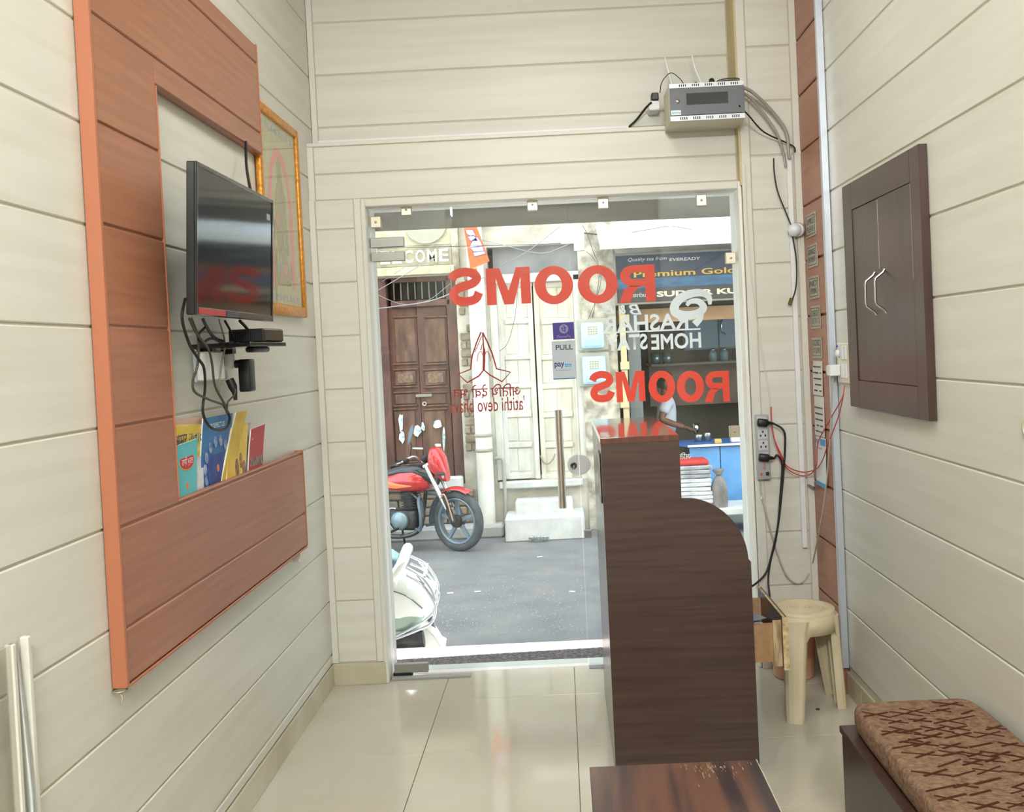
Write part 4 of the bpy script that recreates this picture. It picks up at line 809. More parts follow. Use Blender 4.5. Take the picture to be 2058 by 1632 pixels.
a = K(1624, 975, .005); MB().tube([a, a + Vector((.01, -.012, -.004)), a + Vector((.02, -.03, -.01))], .006, 8).build('wall_hook', steel, None, 'small steel hook at the foot of the column trunking', 'hook', org=a)
# ------------------------------------------------------------------ street outside
YS, ZST = 10.60, -.33
asph = mat('asphalt', '8b8986', .75, col2='77757a', scale=(3, 3, 3), ramp=(.3, .7), bump=.35, bscale=(60, 60, 60), spec=.3)
MB().box(-9, 9, 5.42, 16, ZST - .2, ZST).build('street', asph, kind='structure')
marble = mat('white_marble', 'eceeee', .15); carpet = mat('mottled_step_stone', '8a7b80', .8, col2='4d464c', scale=(60, 60, 60), ramp=(.35, .6), bump=.3)
MB().box(XD0 - .1, .95, 4.972, 5.10, -.12, -.001, .003).build('door_sill', marble, kind='structure')
MB().box(-1.6, 1.6, 5.10, 5.425, ZST, -.004, .004).build('front_step', carpet, kind='structure')
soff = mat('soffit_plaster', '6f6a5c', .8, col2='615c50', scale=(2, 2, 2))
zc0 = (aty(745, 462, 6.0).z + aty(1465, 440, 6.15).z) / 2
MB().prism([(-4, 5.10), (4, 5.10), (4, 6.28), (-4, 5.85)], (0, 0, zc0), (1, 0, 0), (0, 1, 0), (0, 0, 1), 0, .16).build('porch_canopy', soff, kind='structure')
outer = mat('outer_plaster', 'cfc6b2', .8)
MB().box(-6, XL - .12, 4.9, 5.10, ZST, 7).box(XR + .12, 6, 4.9, 5.10, ZST, 7).box(XL - .12, XR + .12, 5.0, 5.10, ZC + .1, 7).build('wall_outer', outer, kind='structure')

def rect(u0, v0, u1, v1, y):
    um, vm = (u0 + u1) / 2, (v0 + v1) / 2; return aty(u0, vm, y).x, aty(u1, vm, y).x, aty(um, v1, y).z, aty(um, v0, y).z
def fbox(mb, u0, v0, u1, v1, y, d, bev=0):
    """box whose street-side face covers the pixel box at depth y; d thick away from the street"""
    x0, x1, z0, z1 = rect(u0, v0, u1, v1, y); return mb.box(x0, x1, y, y + d, z0, z1, bev)
plaster = mat('weathered_plaster', 'cfcabf', .9, col2='a39c90', scale=(3, 3, 4), ramp=(.38, .68), bump=.8, bscale=(14, 14, 14), detail=8)
stone = mat('crumbling_wall', 'd4cec2', .95, col2='968d80', scale=(7, 7, 7), ramp=(.4, .62), bump=1.0, bscale=(18, 18, 18), detail=8)
concrete = mat('worn_concrete', 'c3c3c0', .85, col2='a9a9a6', scale=(4, 4, 4), ramp=(.35, .65), bump=.4, bscale=(30, 30, 30))
conc_lt = mat('pale_concrete', 'dcdcda', .85, col2='c4c4c4', scale=(5, 5, 5), bump=.3, bscale=(30, 30, 30))
# openings: brown door x -2.0..-1.1, white door, shop
bdx0, bdx1, _, _ = rect(752, 560, 925, 975, YS); wdx0, wdx1, _, _ = rect(990, 560, 1172, 965, YS); shx0 = rect(1243, 610, 1300, 900, YS)[0]
zbs = aty(840, 977, YS).z; ztop = aty(840, 556, YS).z; zws = aty(1085, 966, YS).z; zwt = aty(1080, 492, YS).z; zsh = aty(1360, 612, YS).z
wst = MB()
wst.box(-9, bdx0, YS, YS + .3, ZST, 12)
wst.box(bdx0, bdx1, YS, YS + .3, ZST, zbs); wst.box(bdx0, bdx1, YS, YS + .3, ztop, 12)
wst.box(bdx1, wdx0, YS, YS + .3, ZST, 12)
wst.box(wdx0, wdx1, YS, YS + .3, ZST, zws); wst.box(wdx0, wdx1, YS, YS + .3, zwt, 12)
wst.box(shx0, 4.2, YS, YS + .3, zsh + .05, 12); wst.box(4.2, 9, YS, YS + .3, ZST, 12)
wst = wst.build('wall_street', plaster, kind='structure')
MB().box(wdx1, shx0, YS - .02, YS + .3, ZST, 12).build('stone_pier', stone, wst)
MB().box(shx0 - .1, 4.2, YS - .01, YS + .02, aty(1340, 475, YS).z, 3.6).build('whitewashed_band', mat('whitewash', 'eceeee', .9, col2='d4d6d6', scale=(3, 3, 3)), wst)
# kerb along the far wall, rubble plinth bricks under the brown door
x0, x1, z0, z1 = rect(700, 1058, 1012, 1082, 10.35)
MB().box(-9, x1, 10.32, YS, ZST, z1 - .02, .02).build('kerb_slab', concrete, wst)
brickm = mat('old_brick', 'a08a78', .9, col2='8a857c', scale=(9, 9, 9), ramp=(.4, .6), bump=.8, bscale=(40, 40, 40), rand=9); random.seed(11)
zz = z1 - .01
for r in range(4):
    x = -2.35 + .05 * (r % 2)
    while x < bdx1 + .1:
        ln = random.uniform(.14, .24); MB().box(x, x + ln - .015, YS - .05 - random.uniform(0, .03), YS + .02, zz + r * .088, zz + r * .088 + .075, .012).build('brick', brickm, wst); x += ln
xa = rect(926, 620, 946, 760, YS)[0]
for r in range(22):
    z_ = .45 + r * .088; k = 2 if r % 2 else 1
    for i in range(k):
        w_ = .13 if k == 1 else .062
        if random.random() < .85: MB().box(xa + i * .068, xa + i * .068 + w_, YS - .02 - random.uniform(0, .02), YS + .02, z_, z_ + .076, .009).build('brick', mat('grey_old_brick', 'a39a8a', .9, col2='7d7060', scale=(9, 9, 9), bump=.8, bscale=(40, 40, 40), rand=9), wst)
x0, x1, z0, z1 = rect(760, 962, 930, 985, YS - .12); MB().box(x0, x1, YS - .12, YS, z0, z1, .015).build('door_ledge', conc_lt, wst)

# carved brown double door
bd = thing('carved_wooden_door', 'old brown carved double door with barred transom across the street', 'door', ((bdx0 + bdx1) / 2, YS, zbs))
dbr = mat('old_brown_paint', '6d4a42', .75, col2='4f3834', scale=(8, 8, 3), ramp=(.35, .65), bump=.6, bscale=(20, 20, 8), detail=7); dbr2 = mat('worn_brown_wood', '7a5c4c', .8, col2='57413a', scale=(14, 14, 4), bump=.6)
YD = YS + .10
for (u0, v0, u1, v1, n) in ((750, 556, 785, 976, 'jamb'), (905, 556, 928, 976, 'jamb'), (785, 550, 905, 566, 'head_rail'), (785, 603, 905, 616, 'transom_rail')): fbox(MB(), u0, v0, u1, v1, YD - .06, .14, .006).build(n, dbr, bd)
fbox(MB(), 785, 566, 905, 603, YD + .10, .02).build('transom_void', mat('dark_void', '17130f', .9), bd)
for k in range(9):
    p = aty(777 + k * 14.2, 585, YD + .02); q0, q1 = aty(777, 604, YD).z, aty(777, 565, YD).z; MB().tube([(p.x, YD + .03, q0), (p.x, YD + .03, q1)], .007, 8).build('grille_bar', mat('rusty_bar', '8d8a88', .6, .4), bd)
for (u0, u1) in ((785, 844.5), (845.5, 905)):
    lf = fbox(MB(), u0, 616, u1, 975, YD, .05, .003).build('door_leaf', dbr, bd)
    uw = u1 - u0
    for (v0, v1, dp) in ((640, 728, .012), (746, 774, .022), (792, 812, .014), (826, 926, .012), (938, 966, .014)):
        fbox(MB(), u0 + 9, v0, u1 - 9, v1, YD - dp, .02, .006).build('raised_panel', dbr2, lf)
        for (a0, b0, a1, b1) in ((u0 + 5, v0 - 5, u1 - 5, v0 - 2), (u0 + 5, v1 + 2, u1 - 5, v1 + 5)): fbox(MB(), a0, b0, a1, b1, YD - .026, .03, .004).build('moulding', dbr2, lf)
    fbox(MB(), u0 + 14, 750, u1 - 14, 770, YD - .032, .012, .005).build('carved_block', mat('pale_carving', '8d7563', .8, col2='6a5246', scale=(40, 40, 40), bump=1), lf)
fbox(MB(), 835, 792, 868, 798, YD - .045, .02, .004).build('latch_bar', steel, bd)
p = aty(853, 812, YD - .04); MB().lathe([(.012, 0), (.024, 0), (.024, .012), (.012, .012)], p, axis=(0, 1, 0), seg=16, closed=True).build('ring_pull', steel, bd)
torn = mat('torn_poster', 'd5dde0', .8, col2='8fb4c4', scale=(20, 20, 20), ramp=(.5, .62)); random.seed(3)
for (uc, vc, w_, h_) in ((806, 850, 10, 46), (808, 880, 12, 26), (838, 868, 16, 24), (850, 858, 8, 18), (880, 852, 18, 26), (892, 880, 6, 50), (880, 895, 16, 8), (840, 901, 30, 5)):
    n = 9; pts = [(uc + w_ / 2 * random.uniform(.6, 1.2) * math.cos(i * 2 * PI / n), vc + h_ / 2 * random.uniform(.6, 1.2) * math.sin(i * 2 * PI / n)) for i in range(n)]
    q = [aty(a, b, YD - .030) for a, b in pts]; MB().prism([(t.x, t.z) for t in q], (0, YD - .030, 0), (1, 0, 0), (0, 0, 1), (0, 1, 0), 0, .002).build('poster_scrap', torn, bd)

fbox(MB(), 745, 545, 930, 980, YD + .16, .02).build('backing_board', mat('dark_void', '17130f', .9), bd)  # dark sheet added so no sky shows through the gaps round the leaves
# WELCOME lintel stone with arch ornament
wp = thing('welcome_lintel', 'cream carved lintel stone reading WELCOME above the brown door', 'lintel', aty(830, 555, YS - .1))
cstone = mat('cream_stone', 'cfc8ae', .85, col2='b3ab92', scale=(9, 9, 9), bump=.5)
for (u0, v0, u1, v1, d) in ((735, 536, 912, 553, .13), (735, 495, 908, 536, .08), (735, 455, 905, 495, .06)): fbox(MB(), u0, v0, u1, v1, YS - d, d + .02, .006).build('stone_course', cstone if d != .08 else mat('dirty_stone', 'a9a28c', .9, col2='8d8672', scale=(9, 9, 9), bump=.5), wp)
x0, x1, z0, z1 = rect(738, 503, 904, 529, YS - .084)
letm = mat('raised_letter', 'ece6cc', .8)
for i, ch in enumerate('WELCOME'):
    wc_ = (x1 - x0) / 7; text('raised_letter', ch, (x0 + wc_ * (i + .1), YS - .0805, z0), (1, 0, 0), UZ, wc_ * .8, z1 - z0, letm, wp, off=.02, lift=.006)
for uc in (855,):
    p = aty(uc, 447, YS - .07); MB().add([(p.x + .22 * math.cos(t), YS - .07, p.z + .22 * math.sin(t)) for t in [PI + i * PI / 16 for i in range(17)]] + [(p.x + .12 * math.cos(t), YS - .07, p.z + .12 * math.sin(t)) for t in [PI + i * PI / 16 for i in range(17)]], [(i, i + 1, i + 18, i + 17) for i in range(16)]).build('arch_ring', mat('grey_stone_ring', 'a9a597', .85), wp, solid=.03)
fbox(MB(), 903, 455, 922, 556, YS - .05, .07, .005).build('side_block', stone, wp)

# white drain pipe
p0, p1 = aty(968, 800, YS - .11), None; zt_ = 3.4
dp_ = thing('drain_pipe', 'thick white drain pipe running down the wall between the two doors', 'pipe', (p0.x, p0.y, ZST))
MB().tube([(p0.x, p0.y, ZST + .02), (p0.x, p0.y, zt_)], .085, 20).build('pipe', mat('white_paint', 'eceae2', .6, col2='d9d3c4', scale=(5, 5, 3)), dp_)
for v in (878, 908): MB().lathe([(.086, 0), (.095, .004), (.095, .03), (.086, .034)], (p0.x, p0.y, aty(968, v, p0.y).z), seg=20).build('collar', mat('grey_band', 'a8a294', .7), dp_)
MB().box(p0.x - .14, p0.x + .16, p0.y - .12, YS, ZST, ZST + .12, .03).build('mortar_foot', concrete, dp_)

# party banner
bnr = thing('banner', 'narrow orange and white cloth banner tied to the drain pipe', 'banner', aty(955, 540, 10.4))
q = [aty(a, b, 10.40) for a, b in ((932, 455), (958, 455), (984, 525), (945, 541))]
MB().prism([(t.x, t.z) for t in q], (0, 10.40, 0), (1, 0, 0), (0, 0, 1), (0, 1, 0), 0, .004).build('cloth', mat('orange_cloth', 'ef6a3c', .8), bnr)
q = [aty(a, b, 10.40) for a, b in ((946, 541), (958, 538), (962, 560), (945, 558))]; MB().prism([(t.x, t.z) for t in q], (0, 10.40, 0), (1, 0, 0), (0, 0, 1), (0, 1, 0), 0, .004).build('cloth_tail', mat('orange_cloth', 'ef6a3c', .8), bnr)
for pts in ([(936, 462), (950, 462), (956, 474), (945, 474), (938, 470)], [(940, 476), (952, 472), (960, 484), (946, 484)], [(944, 497), (950, 482), (960, 476), (970, 494)], [(946, 498), (969, 495), (972, 504), (952, 506)], [(951, 507), (972, 504), (976, 510), (954, 516)]):
    q = [aty(a, b, 10.397) for a, b in pts]; MB().prism([(t.x, t.z) for t in q], (0, 10.397, 0), (1, 0, 0), (0, 0, 1), (0, 1, 0), 0, .003).build('white_petal', mat('white_cloth_print', 'f2f2fa', .8), bnr)
    q = [aty(a, b, 10.3962) for a, b in pts]; MB().tube([(t.x, t.y, t.z) for t in q], .004, 5, closed=True).build('petal_outline', mat('violet_outline', '5a54a8', .7), bnr)

# white double door above the steps
wd = thing('white_panel_door', 'weathered white double panel door at the top of the steps', 'door', ((wdx0 + wdx1) / 2, YS, zws))
wpt = mat('weathered_white_paint', 'dcdcd8', .7, col2='c4c2ba', scale=(9, 9, 3), ramp=(.4, .7), bump=.5, bscale=(20, 20, 6)); wpt2 = mat('cream_white_paint', 'dedad0', .7, col2='c9c3b6', scale=(9, 9, 3), ramp=(.4, .7), bump=.4, bscale=(20, 20, 6))
YDW = YS + .09
for (u0, v0, u1, v1, n) in ((990, 550, 1005, 966, 'jamb'), (1160, 550, 1174, 966, 'jamb'), (990, 548, 1172, 566, 'head_rail')): fbox(MB(), u0, v0, u1, v1, YDW - .08, .14, .006).build(n, wpt, wd)
fbox(MB(), 990, 488, 1172, 550, YDW, .05).build('lintel_panel', mat('slate_grey_panel', '8e8f97', .8, col2='75767c', scale=(4, 4, 4)), wd)
for (u0, u1, mm, dy) in ((1006, 1077, wpt, 0), (1080, 1160, wpt2, .02)):
    lf = fbox(MB(), u0, 566, u1, 963, YDW + .03 + dy, .03).build('door_leaf', mm, wd)
    for (a, b) in ((u0, u0 + 10), (u1 - 10, u1)): fbox(MB(), a, 566, b, 963, YDW + dy, .04, .005).build('stile', mm, lf)
    for v in (566, 640, 712, 770, 828, 889, 952): fbox(MB(), u0 + 8, v, u1 - 8, v + 11, YDW + .004 + dy, .04, .008).build('cross_rail', mm, lf)
    for v in (577, 651, 723, 781, 839, 900):
        h = 61 if v < 700 else 47
        for k in range(2):
            w_ = (u1 - u0 - 20) / 2; fbox(MB(), u0 + 10 + k * w_ + .6, v + 1, u0 + 10 + (k + 1) * w_ - .6, v + h, YDW + .022 + dy, .02, .003).build('infill_board', mm, lf)
fbox(MB(), 984, 480, 1178, 972, YDW + .14, .02).build('backing_board', mat('dark_void', '17130f', .9), wd)  # added dark sheet, keeps bright sky out of the white door's gaps
cable('door_chain', 'rusty chain hanging across the right leaf of the white door', [aty(1086, 915, YDW + .01), aty(1092, 928, YDW), aty(1102, 932, YDW), aty(1112, 922, YDW), aty(1115, 912, YDW + .01)], .008, mat('rusty_chain', 'a89a86', .7, .3), cat='chain')

# concrete steps
stp = thing('entrance_steps', 'two pale concrete steps below the white door', 'steps', aty(1095, 1087, 10.05))
x0, x1, z0, z1 = rect(1015, 1040, 1176, 1088, 10.05); MB().box(x0, x1, 10.05, YS, ZST, z1, .012).build('lower_step', conc_lt, stp); zlow = z1
x0, x1, z0, z1 = rect(1036, 1006, 1152, 1044, 10.32); MB().box(x0, x1, 10.32, YS, zlow - .02, z1, .012).build('upper_step', conc_lt, stp)
x0, x1, z0, z1 = rect(1003, 966, 1172, 980, YS - .06); MB().box(x0, x1, YS - .07, YS + .005, z0, z1, .012).build('threshold', conc_lt, stp)
p = aty(1083, 1085, 10.02); MB().obox((p.x, p.y - .03, ZST + .035), (.20, .02, .06), (.5, 0, 0), .004).build('crumpled_wrapper', mat('silver_wrapper', 'd4d8dc', .3, .5, col2='8d9298', scale=(40, 40, 40)), None, 'crumpled silver wrapper lying at the foot of the steps', 'litter', org=(p.x, p.y - .03, ZST))
# galvanised water pipe
wpz = mat('galvanised_pipe', 'b4b4ac', .6, .4)
cable('water_pipe', 'thin galvanised water pipe bending down beside the steps', [aty(991, 930, YS - .03), aty(994, 922, YS - .05), aty(1005, 920, YS - .06), aty(1011, 924, YS - .06), aty(1013, 950, YS - .06), aty(1015, 1000, YS - .06), aty(1017, 1050, YS - .06)], .022, wpz, cat='pipe')
cable('water_pipe', 'short galvanised riser pipe left of the bent water pipe', [aty(988, 880, YS - .03), aty(989, 930, YS - .03), aty(992, 985, YS - .03)], .016, wpz, cat='pipe')

# electricity meters
for i, (u0, v0, u1, v1, lab) in enumerate(((1168, 648, 1214, 700, 'upper pale blue electricity meter on the stone pier'), (1171, 716, 1218, 772, 'lower pale blue electricity meter partly behind the red letter'))):
    x0, x1, z0, z1 = rect(u0, v0, u1, v1, YS - .12); t = thing('electricity_meter', lab, 'meter', ((x0 + x1) / 2, YS - .06, z0), group='electricity meters on the pier')
    fbox(MB(), u0 - 8, v0 - 8, u1 + 8, v1 + 5, YS - .04, .03, .01).build('back_board', mat('grey_meter_board', 'b4b2a8', .7), t)
    MB().box(x0, x1, YS - .13, YS - .04, z0, z1, .022, 3).build('housing', mat('pale_blue_plastic', 'b9dcee', .35), t)
    xm_, zm = (x0 + x1) / 2, z0 + (z1 - z0) * .68
    MB().box(xm_ - .055, xm_ + .055, YS - .134, YS - .128, zm - .045, zm + .05, .003).build('display_window', mat('meter_window', 'cfd4c4', .3), t)
    for k in range(4):
        MB().box(xm_ - .05, xm_ + .05, YS - .136, YS - .133, zm - .035 + k * .023, zm - .031 + k * .023).build('grid_line', mat('meter_print', '8b9698', .5), t); MB().box(xm_ - .04 + k * .026, xm_ - .037 + k * .026, YS - .136, YS - .133, zm - .04, zm + .045).build('grid_line', mat('meter_print', '8b9698', .5), t)
    MB().box(x0 + .03, x1 - .03, YS - .138, YS - .128, z0 + .02, z0 + .085, .006).build('terminal_cover', mat('pale_blue_plastic2', 'a9d0e6', .35), t)

# ------------------------------------------------------------------ tea shop
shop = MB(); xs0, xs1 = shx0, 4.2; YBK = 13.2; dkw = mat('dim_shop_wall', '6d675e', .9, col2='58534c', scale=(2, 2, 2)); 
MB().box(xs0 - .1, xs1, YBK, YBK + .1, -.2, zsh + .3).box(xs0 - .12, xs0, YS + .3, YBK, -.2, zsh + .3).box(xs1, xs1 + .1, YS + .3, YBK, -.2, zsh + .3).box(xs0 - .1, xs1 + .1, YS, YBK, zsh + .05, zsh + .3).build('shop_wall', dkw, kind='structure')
MB().box(xs0 - .1, xs1, YS - .02, YBK, ZST, -.18).build('shop_floor', concrete, kind='structure')
sg = thing('shop_sign', 'dark blue tea shop sign board with gold lettering', 'sign', aty(1360, 605, YS - .2))
YSG = YS - .24
x0, x1, z0, z1 = rect(1236, 507, 1478, 606, YSG); sx1 = 3.4
MB().box(x0, sx1, YSG, YSG + .05, z0, z1, .003).build('board', mat('navy_sign', '1d2a45', .4, col2='23365a', scale=(2, 2, 2)), sg)
MB().box(x0 + .02, sx1 - .02, YSG - .002, YSG + .01, z0 + (z1 - z0) * .30, z0 + (z1 - z0) * .50).build('teal_band', mat('teal_sign_band', '2f6a94', .4, col2='224a78', scale=(6, 6, 20)), sg)
MB().box(x0 + .02, sx1 - .02, YSG - .0025, YSG + .01, z0 + .01, z0 + (z1 - z0) * .29).build('grey_band', mat('grey_sign_band', '3c3a42', .4), sg)
for (q0, q1, r0, r1) in ((x0 - .01, sx1 + .01, z1 - .012, z1 + .012), (x0 - .01, sx1 + .01, z0 - .012, z0 + .008), (x0 - .01, x0 + .012, z0, z1), (sx1 - .012, sx1 + .01, z0, z1)): MB().box(q0, q1, YSG - .02, YSG + .05, r0, r1, .003).build('frame_bar', mat('sign_frame', '8a8782', .4, .4), sg)
goldt = mat('gold_lettering', 'c9a23c', .4, .3); palet = mat('cream_lettering', 'e6dcc0', .5); greyt = mat('pale_lettering', 'c9cdd2', .5)
def stext(body, u0, v0, u1, v1, m, off=0, shear=0):
    a, b = aty(u0, v0, YSG), aty(u1, v1, YSG); text('lettering', body, (a.x, YSG - .003, a.z), (1, 0, 0), UZ, b.x - a.x, b.z - a.z, m, sg, off=off, shear=shear, lift=.001)
stext('Quality tea from', 1262, 528, 1340, 515, greyt, 0, .3); stext('EVEREADY', 1345, 525, 1408, 516, greyt, .02, .15); stext('Premium Gold', 1274, 558, 1477, 536, goldt, .015); stext('Distributor', 1262, 598, 1312, 587, greyt); stext('SUDHIR KU', 1320, 597, 1482, 578, palet, .035)
# awning sheet above the sign
x0, x1, z0, z1 = rect(1205, 476, 1475, 493, YS - .75)
aw = thing('shop_awning', 'white tin awning over the shop sign', 'awning', (1.6, YS - .4, z1))
MB().add([(x0, YS - .75, z0 + .02), (3.6, YS - .75, z0 + .02), (3.6, YS, z1 + .20), (x0, YS, z1 + .20), (x0, YS - .75, z0 + .035), (3.6, YS - .75, z0 + .035), (3.6, YS, z1 + .215), (x0, YS, z1 + .215)], [(0, 3, 2, 1), (4, 5, 6, 7), (0, 1, 5, 4), (1, 2, 6, 5), (2, 3, 7, 6), (3, 0, 4, 7)]).build('sheet', mat('white_tin', 'f0f4fa', .4), aw)
MB().box(x0, 3.6, YS - .76, YS - .742, z0 - .01, z1 + .0, .003).build('valance', mat('white_tin', 'f0f4fa', .4), aw)
# folding door post, shutter and lintel
pst_ = thing('shop_post', 'cream wooden post with hinge blocks at the shop corner', 'post', aty(1256, 860, YS - .05))
fbox(MB(), 1250, 606, 1262, 905, YS - .06, .05, .004).build('post', mat('cream_post', 'cdbf9a', .7), pst_)
for v in (640, 735, 812): fbox(MB(), 1247, v - 8, 1265, v + 8, YS - .08, .03, .005).build('hinge_block', mat('cream_post', 'cdbf9a', .7), pst_)
fbox(MB(), 1264, 612, 1290, 905, YS + .02, .03, .003).build('folding_shutter', mat('grey_shutter', '6d7478', .5), None, 'grey folded shutter leaf beside the cream shop post', 'shutter', org=aty(1277, 905, YS + .02))
x0, x1, z0, z1 = rect(1240, 618, 1478, 646, YS + .12); MB().box(x0, xs1, YS + .12, YS + .18, z0, z1, .004).build('shop_lintel', mat('tan_lintel', 'c4a07c', .6, col2='b08a66', scale=(3, 3, 9)), kind='structure')
# cupboard, shelf and crockery inside
YI = 12.4
cb = thing('glass_cupboard', 'blue-grey cupboard hanging at the right inside the tea shop', 'cupboard', aty(1430, 745, YI))
x0, x1, z0, z1 = rect(1372, 638, 1500, 702, YI); MB().box(x0, x1 + .4, YI, YI + .3, z0, z1, .004).build('body', mat('blue_grey_paint', '6f8592', .4, col2='5f7482', scale=(2, 2, 2)), cb)
xm_ = aty(1444, 690, YI).x
for (a, b) in ((x0 + .02, xm_ - .008), (xm_ + .008, x1 + .38)): MB().box(a, b, YI - .02, YI, z0 + .02, z1 - .02, .004).build('door', mat('blue_grey_door', '7d97a8', .3), cb)
p = aty(1457, 655, YI - .02); MB().tube([(p.x, YI - .02, p.z + .10), (p.x - .05, YI - .06, p.z + .06), (p.x - .05, YI - .06, p.z - .06), (p.x, YI - .02, p.z - .10)], .010, 8).build('handle', chrome, cb)
x0, x1, z0, z1 = rect(1308, 728, 1480, 733, YI); shl = MB().box(x0, x1 + .5, YI - .06, YBK, z0, z1, .003).build('wall_shelf', mat('shelf_board', '8a8078', .7), None, 'long shelf of cups along the shop back', 'shelf', org=(x0, YI, z0)); zsf = z1
MB().box(x0, x1 + .5, YI + .3, YI + .34, z0 - .5, z1 + .5).build('back_panel', mat('pinkish_back_panel', '8d7d74', .8, col2='75685f', scale=(3, 3, 3)), shl)
cupm = mat('steel_cup', '8fb0b8', .25, .7)
for i, (u, lab) in enumerate(((1318, 'leftmost steel cup on the shop shelf'), (1341, 'second steel cup on the shop shelf'))):
    p = aty(u, 718, YI); MB().lathe([(0, 0), (.05, 0), (.062, .13), (.056, .13), (.045, .01), (0, .01)], (p.x, YI + .02, zsf + .001), seg=18).build('steel_cup', cupm, None, lab, 'cup', 'cups on the shop shelf', org=(p.x, YI + .02, zsf))
for i, (u, lab) in enumerate(((1432, 'left clear glass jar at the right of the shop shelf'), (1455, 'right clear glass jar at the right of the shop shelf'))):
    p = aty(u, 715, YI - .02); t = thing('glass_jar', lab, 'jar', (p.x, YI - .03, zsf), 'jars on the shop shelf'); MB().lathe([(0, .002), (.048, .002), (.052, .09), (.04, .125), (.034, .13)], (p.x, YI - .03, zsf), seg=18).build('body', mat('jar_glass', 'b4d4e0', .1, trans=.6), t); MB().lathe([(0, .15), (.04, .15), (.042, .128), (0, .128)], (p.x, YI - .03, zsf), seg=18).build('lid', chrome, t)
# blue counter
bct = thing('shop_counter', 'bright blue tea shop counter with white edge', 'counter', aty(1440, 1010, YS - .05))
YCN = YS - .02; zct = aty(1430, 893, YCN).z; xcl = aty(1382, 893, YCN).x; blu = mat('blue_paint', '3f78c4', .45, col2='3468b0', scale=(4, 4, 4)); lblue = mat('light_blue_paint', '6aa4dc', .5, col2='5b92cc', scale=(4, 4, 4))
MB().prism([(xcl, 0), (xs1 - .05, 0), (xs1 - .05, .62), (xcl - .28, .62)], (0, YCN, zct), (1, 0, 0), (0, 1, 0), (0, 0, 1), -.02, 0).build('top', blu, bct)
MB().box(xcl, xs1 - .05, YCN - .012, YCN, zct - .02, zct + .002).build('white_edge', mat('white_edge', 'f0e6e6', .5), bct)
xk = xcl + .02
for k in range(5):
    MB().box(xk + k * .32, xk + k * .32 + .312, YCN + .03, YCN + .05, -.13, zct - .03, .004).build('front_board', lblue, bct)
MB().box(xk, xs1 - .05, YCN + .05, YCN + .5, -.13, zct - .03).build('carcass', mat('dark_carcass', '2c2a2a', .8), bct)
MB().box(xk, xs1 - .05, YCN + .02, YCN + .06, -.18, -.13).build('base_rail', blackp, bct)
for i, (u, lab, hh, rr) in enumerate(((1404, 'plain steel tin left on the blue counter', .07, .045), (1422, 'bright steel tin right on the blue counter', .085, .04))):
    p = aty(u, 880, YCN + .35); MB().lathe([(0, 0), (rr, 0), (rr, hh), (rr * .9, hh + .008), (0, hh + .008)], (p.x, YCN + .36, zct + .001), seg=18).build('steel_tin', steel, None, lab, 'tin', 'tins on the blue counter', org=(p.x, YCN + .36, zct))
p = aty(1443, 890, YCN + .08); MB().box(p.x - .035, p.x + .035, YCN + .05, YCN + .11, zct + .001, zct + .045, .004).build('tea_packet', mat('yellow_box', 'd6b25c', .6), None, 'small yellow packet near the front of the blue counter', 'packet', org=(p.x, YCN + .08, zct))
p = aty(1474, 880, YCN + .15); MB().box(p.x - .03, p.x + .10, YCN + .1, YCN + .2, zct + .001, zct + .12, .006).build('white_carton', mat('white_card', 'eceef0', .6), None, 'white carton on the blue counter by the door jamb', 'carton', org=(p.x, YCN + .15, zct))
# bundle of newspapers on a bench
x0, x1, z0, z1 = rect(1320, 1022, 1520, 1048, 10.0); bz = z1
bch = thing('stone_bench', 'low white stone bench in front of the tea shop counter', 'bench', ((x0 + x1) / 2, 10.1, ZST)); MB().box(x0, x1 + .6, 9.95, 10.45, bz - .07, bz, .01).build('slab', conc_lt, bch)
for xx in (x0 + .1, x1 + .4): MB().box(xx, xx + .12, 9.98, 10.42, ZST, bz - .07, .01).build('support', concrete, bch)
x0, x1, z0, z1 = rect(1335, 932, 1432, 1022, 10.02); random.seed(8); nz = bz; k = 0
npm = (mat('newsprint_grey', 'b4b4b8', .85, col2='8f8f96', scale=(20, 20, 40)), mat('newsprint_white', 'dfe1e4', .85, col2='c2c4c8', scale=(20, 20, 40)))
labn = ['lowest', 'second lowest', 'third', 'fourth', 'fifth', 'sixth', 'seventh', 'eighth', 'ninth', 'tenth']
while nz < z1 and k < 10:
    h = .042; MB().obox(((x0 + x1) / 2 + random.uniform(-.015, .015), 10.2, nz + h / 2), (x1 - x0, .36, h - .004), (0, random.uniform(-.01, .02), random.uniform(-.05, .05)), .008).build('newspaper', npm[0 if k > 6 else 1], None, '%s newspaper bundle from the bottom of the stack outside the tea shop' % labn[k], 'newspaper', 'newspapers stacked outside the tea shop', org=((x0 + x1) / 2, 10.2, nz)); nz += h; k += 1
MB().box(x0 + .03, x1 - .02, 10.04, 10.36, nz, nz + .05, .02, 2).build('red_cloth', mat('red_cloth', 'c43a38', .8), None, 'folded red cloth on top of the newspaper stack', 'cloth', org=((x0 + x1) / 2, 10.2, nz))
bag = thing('cloth_bag', 'grey tied cloth bag hanging at the right of the newspaper stack', 'bag', (x1 + .06, 10.1, bz))
bagm = mat('grey_bag_cloth', '8f8b86', .9, col2='716d6a', scale=(12, 12, 6), bump=.6)
MB().loft([[(x1 + .07 + r_ * math.cos(q * PI / 8), 10.06 + r_ * .8 * math.sin(q * PI / 8), bz + zz_) for q in range(16)] for zz_, r_ in ((.0, .075), (.08, .085), (.2, .08), (.28, .05), (.315, .022), (.36, .06), (.375, .045))]).build('sack', bagm, bag)
MB().lathe([(.018, 0), (.026, .012), (.018, .024)], (x1 + .07, 10.06, bz + .303), seg=12).build('knot', mat('dark_knot', '4a4450', .8), bag)

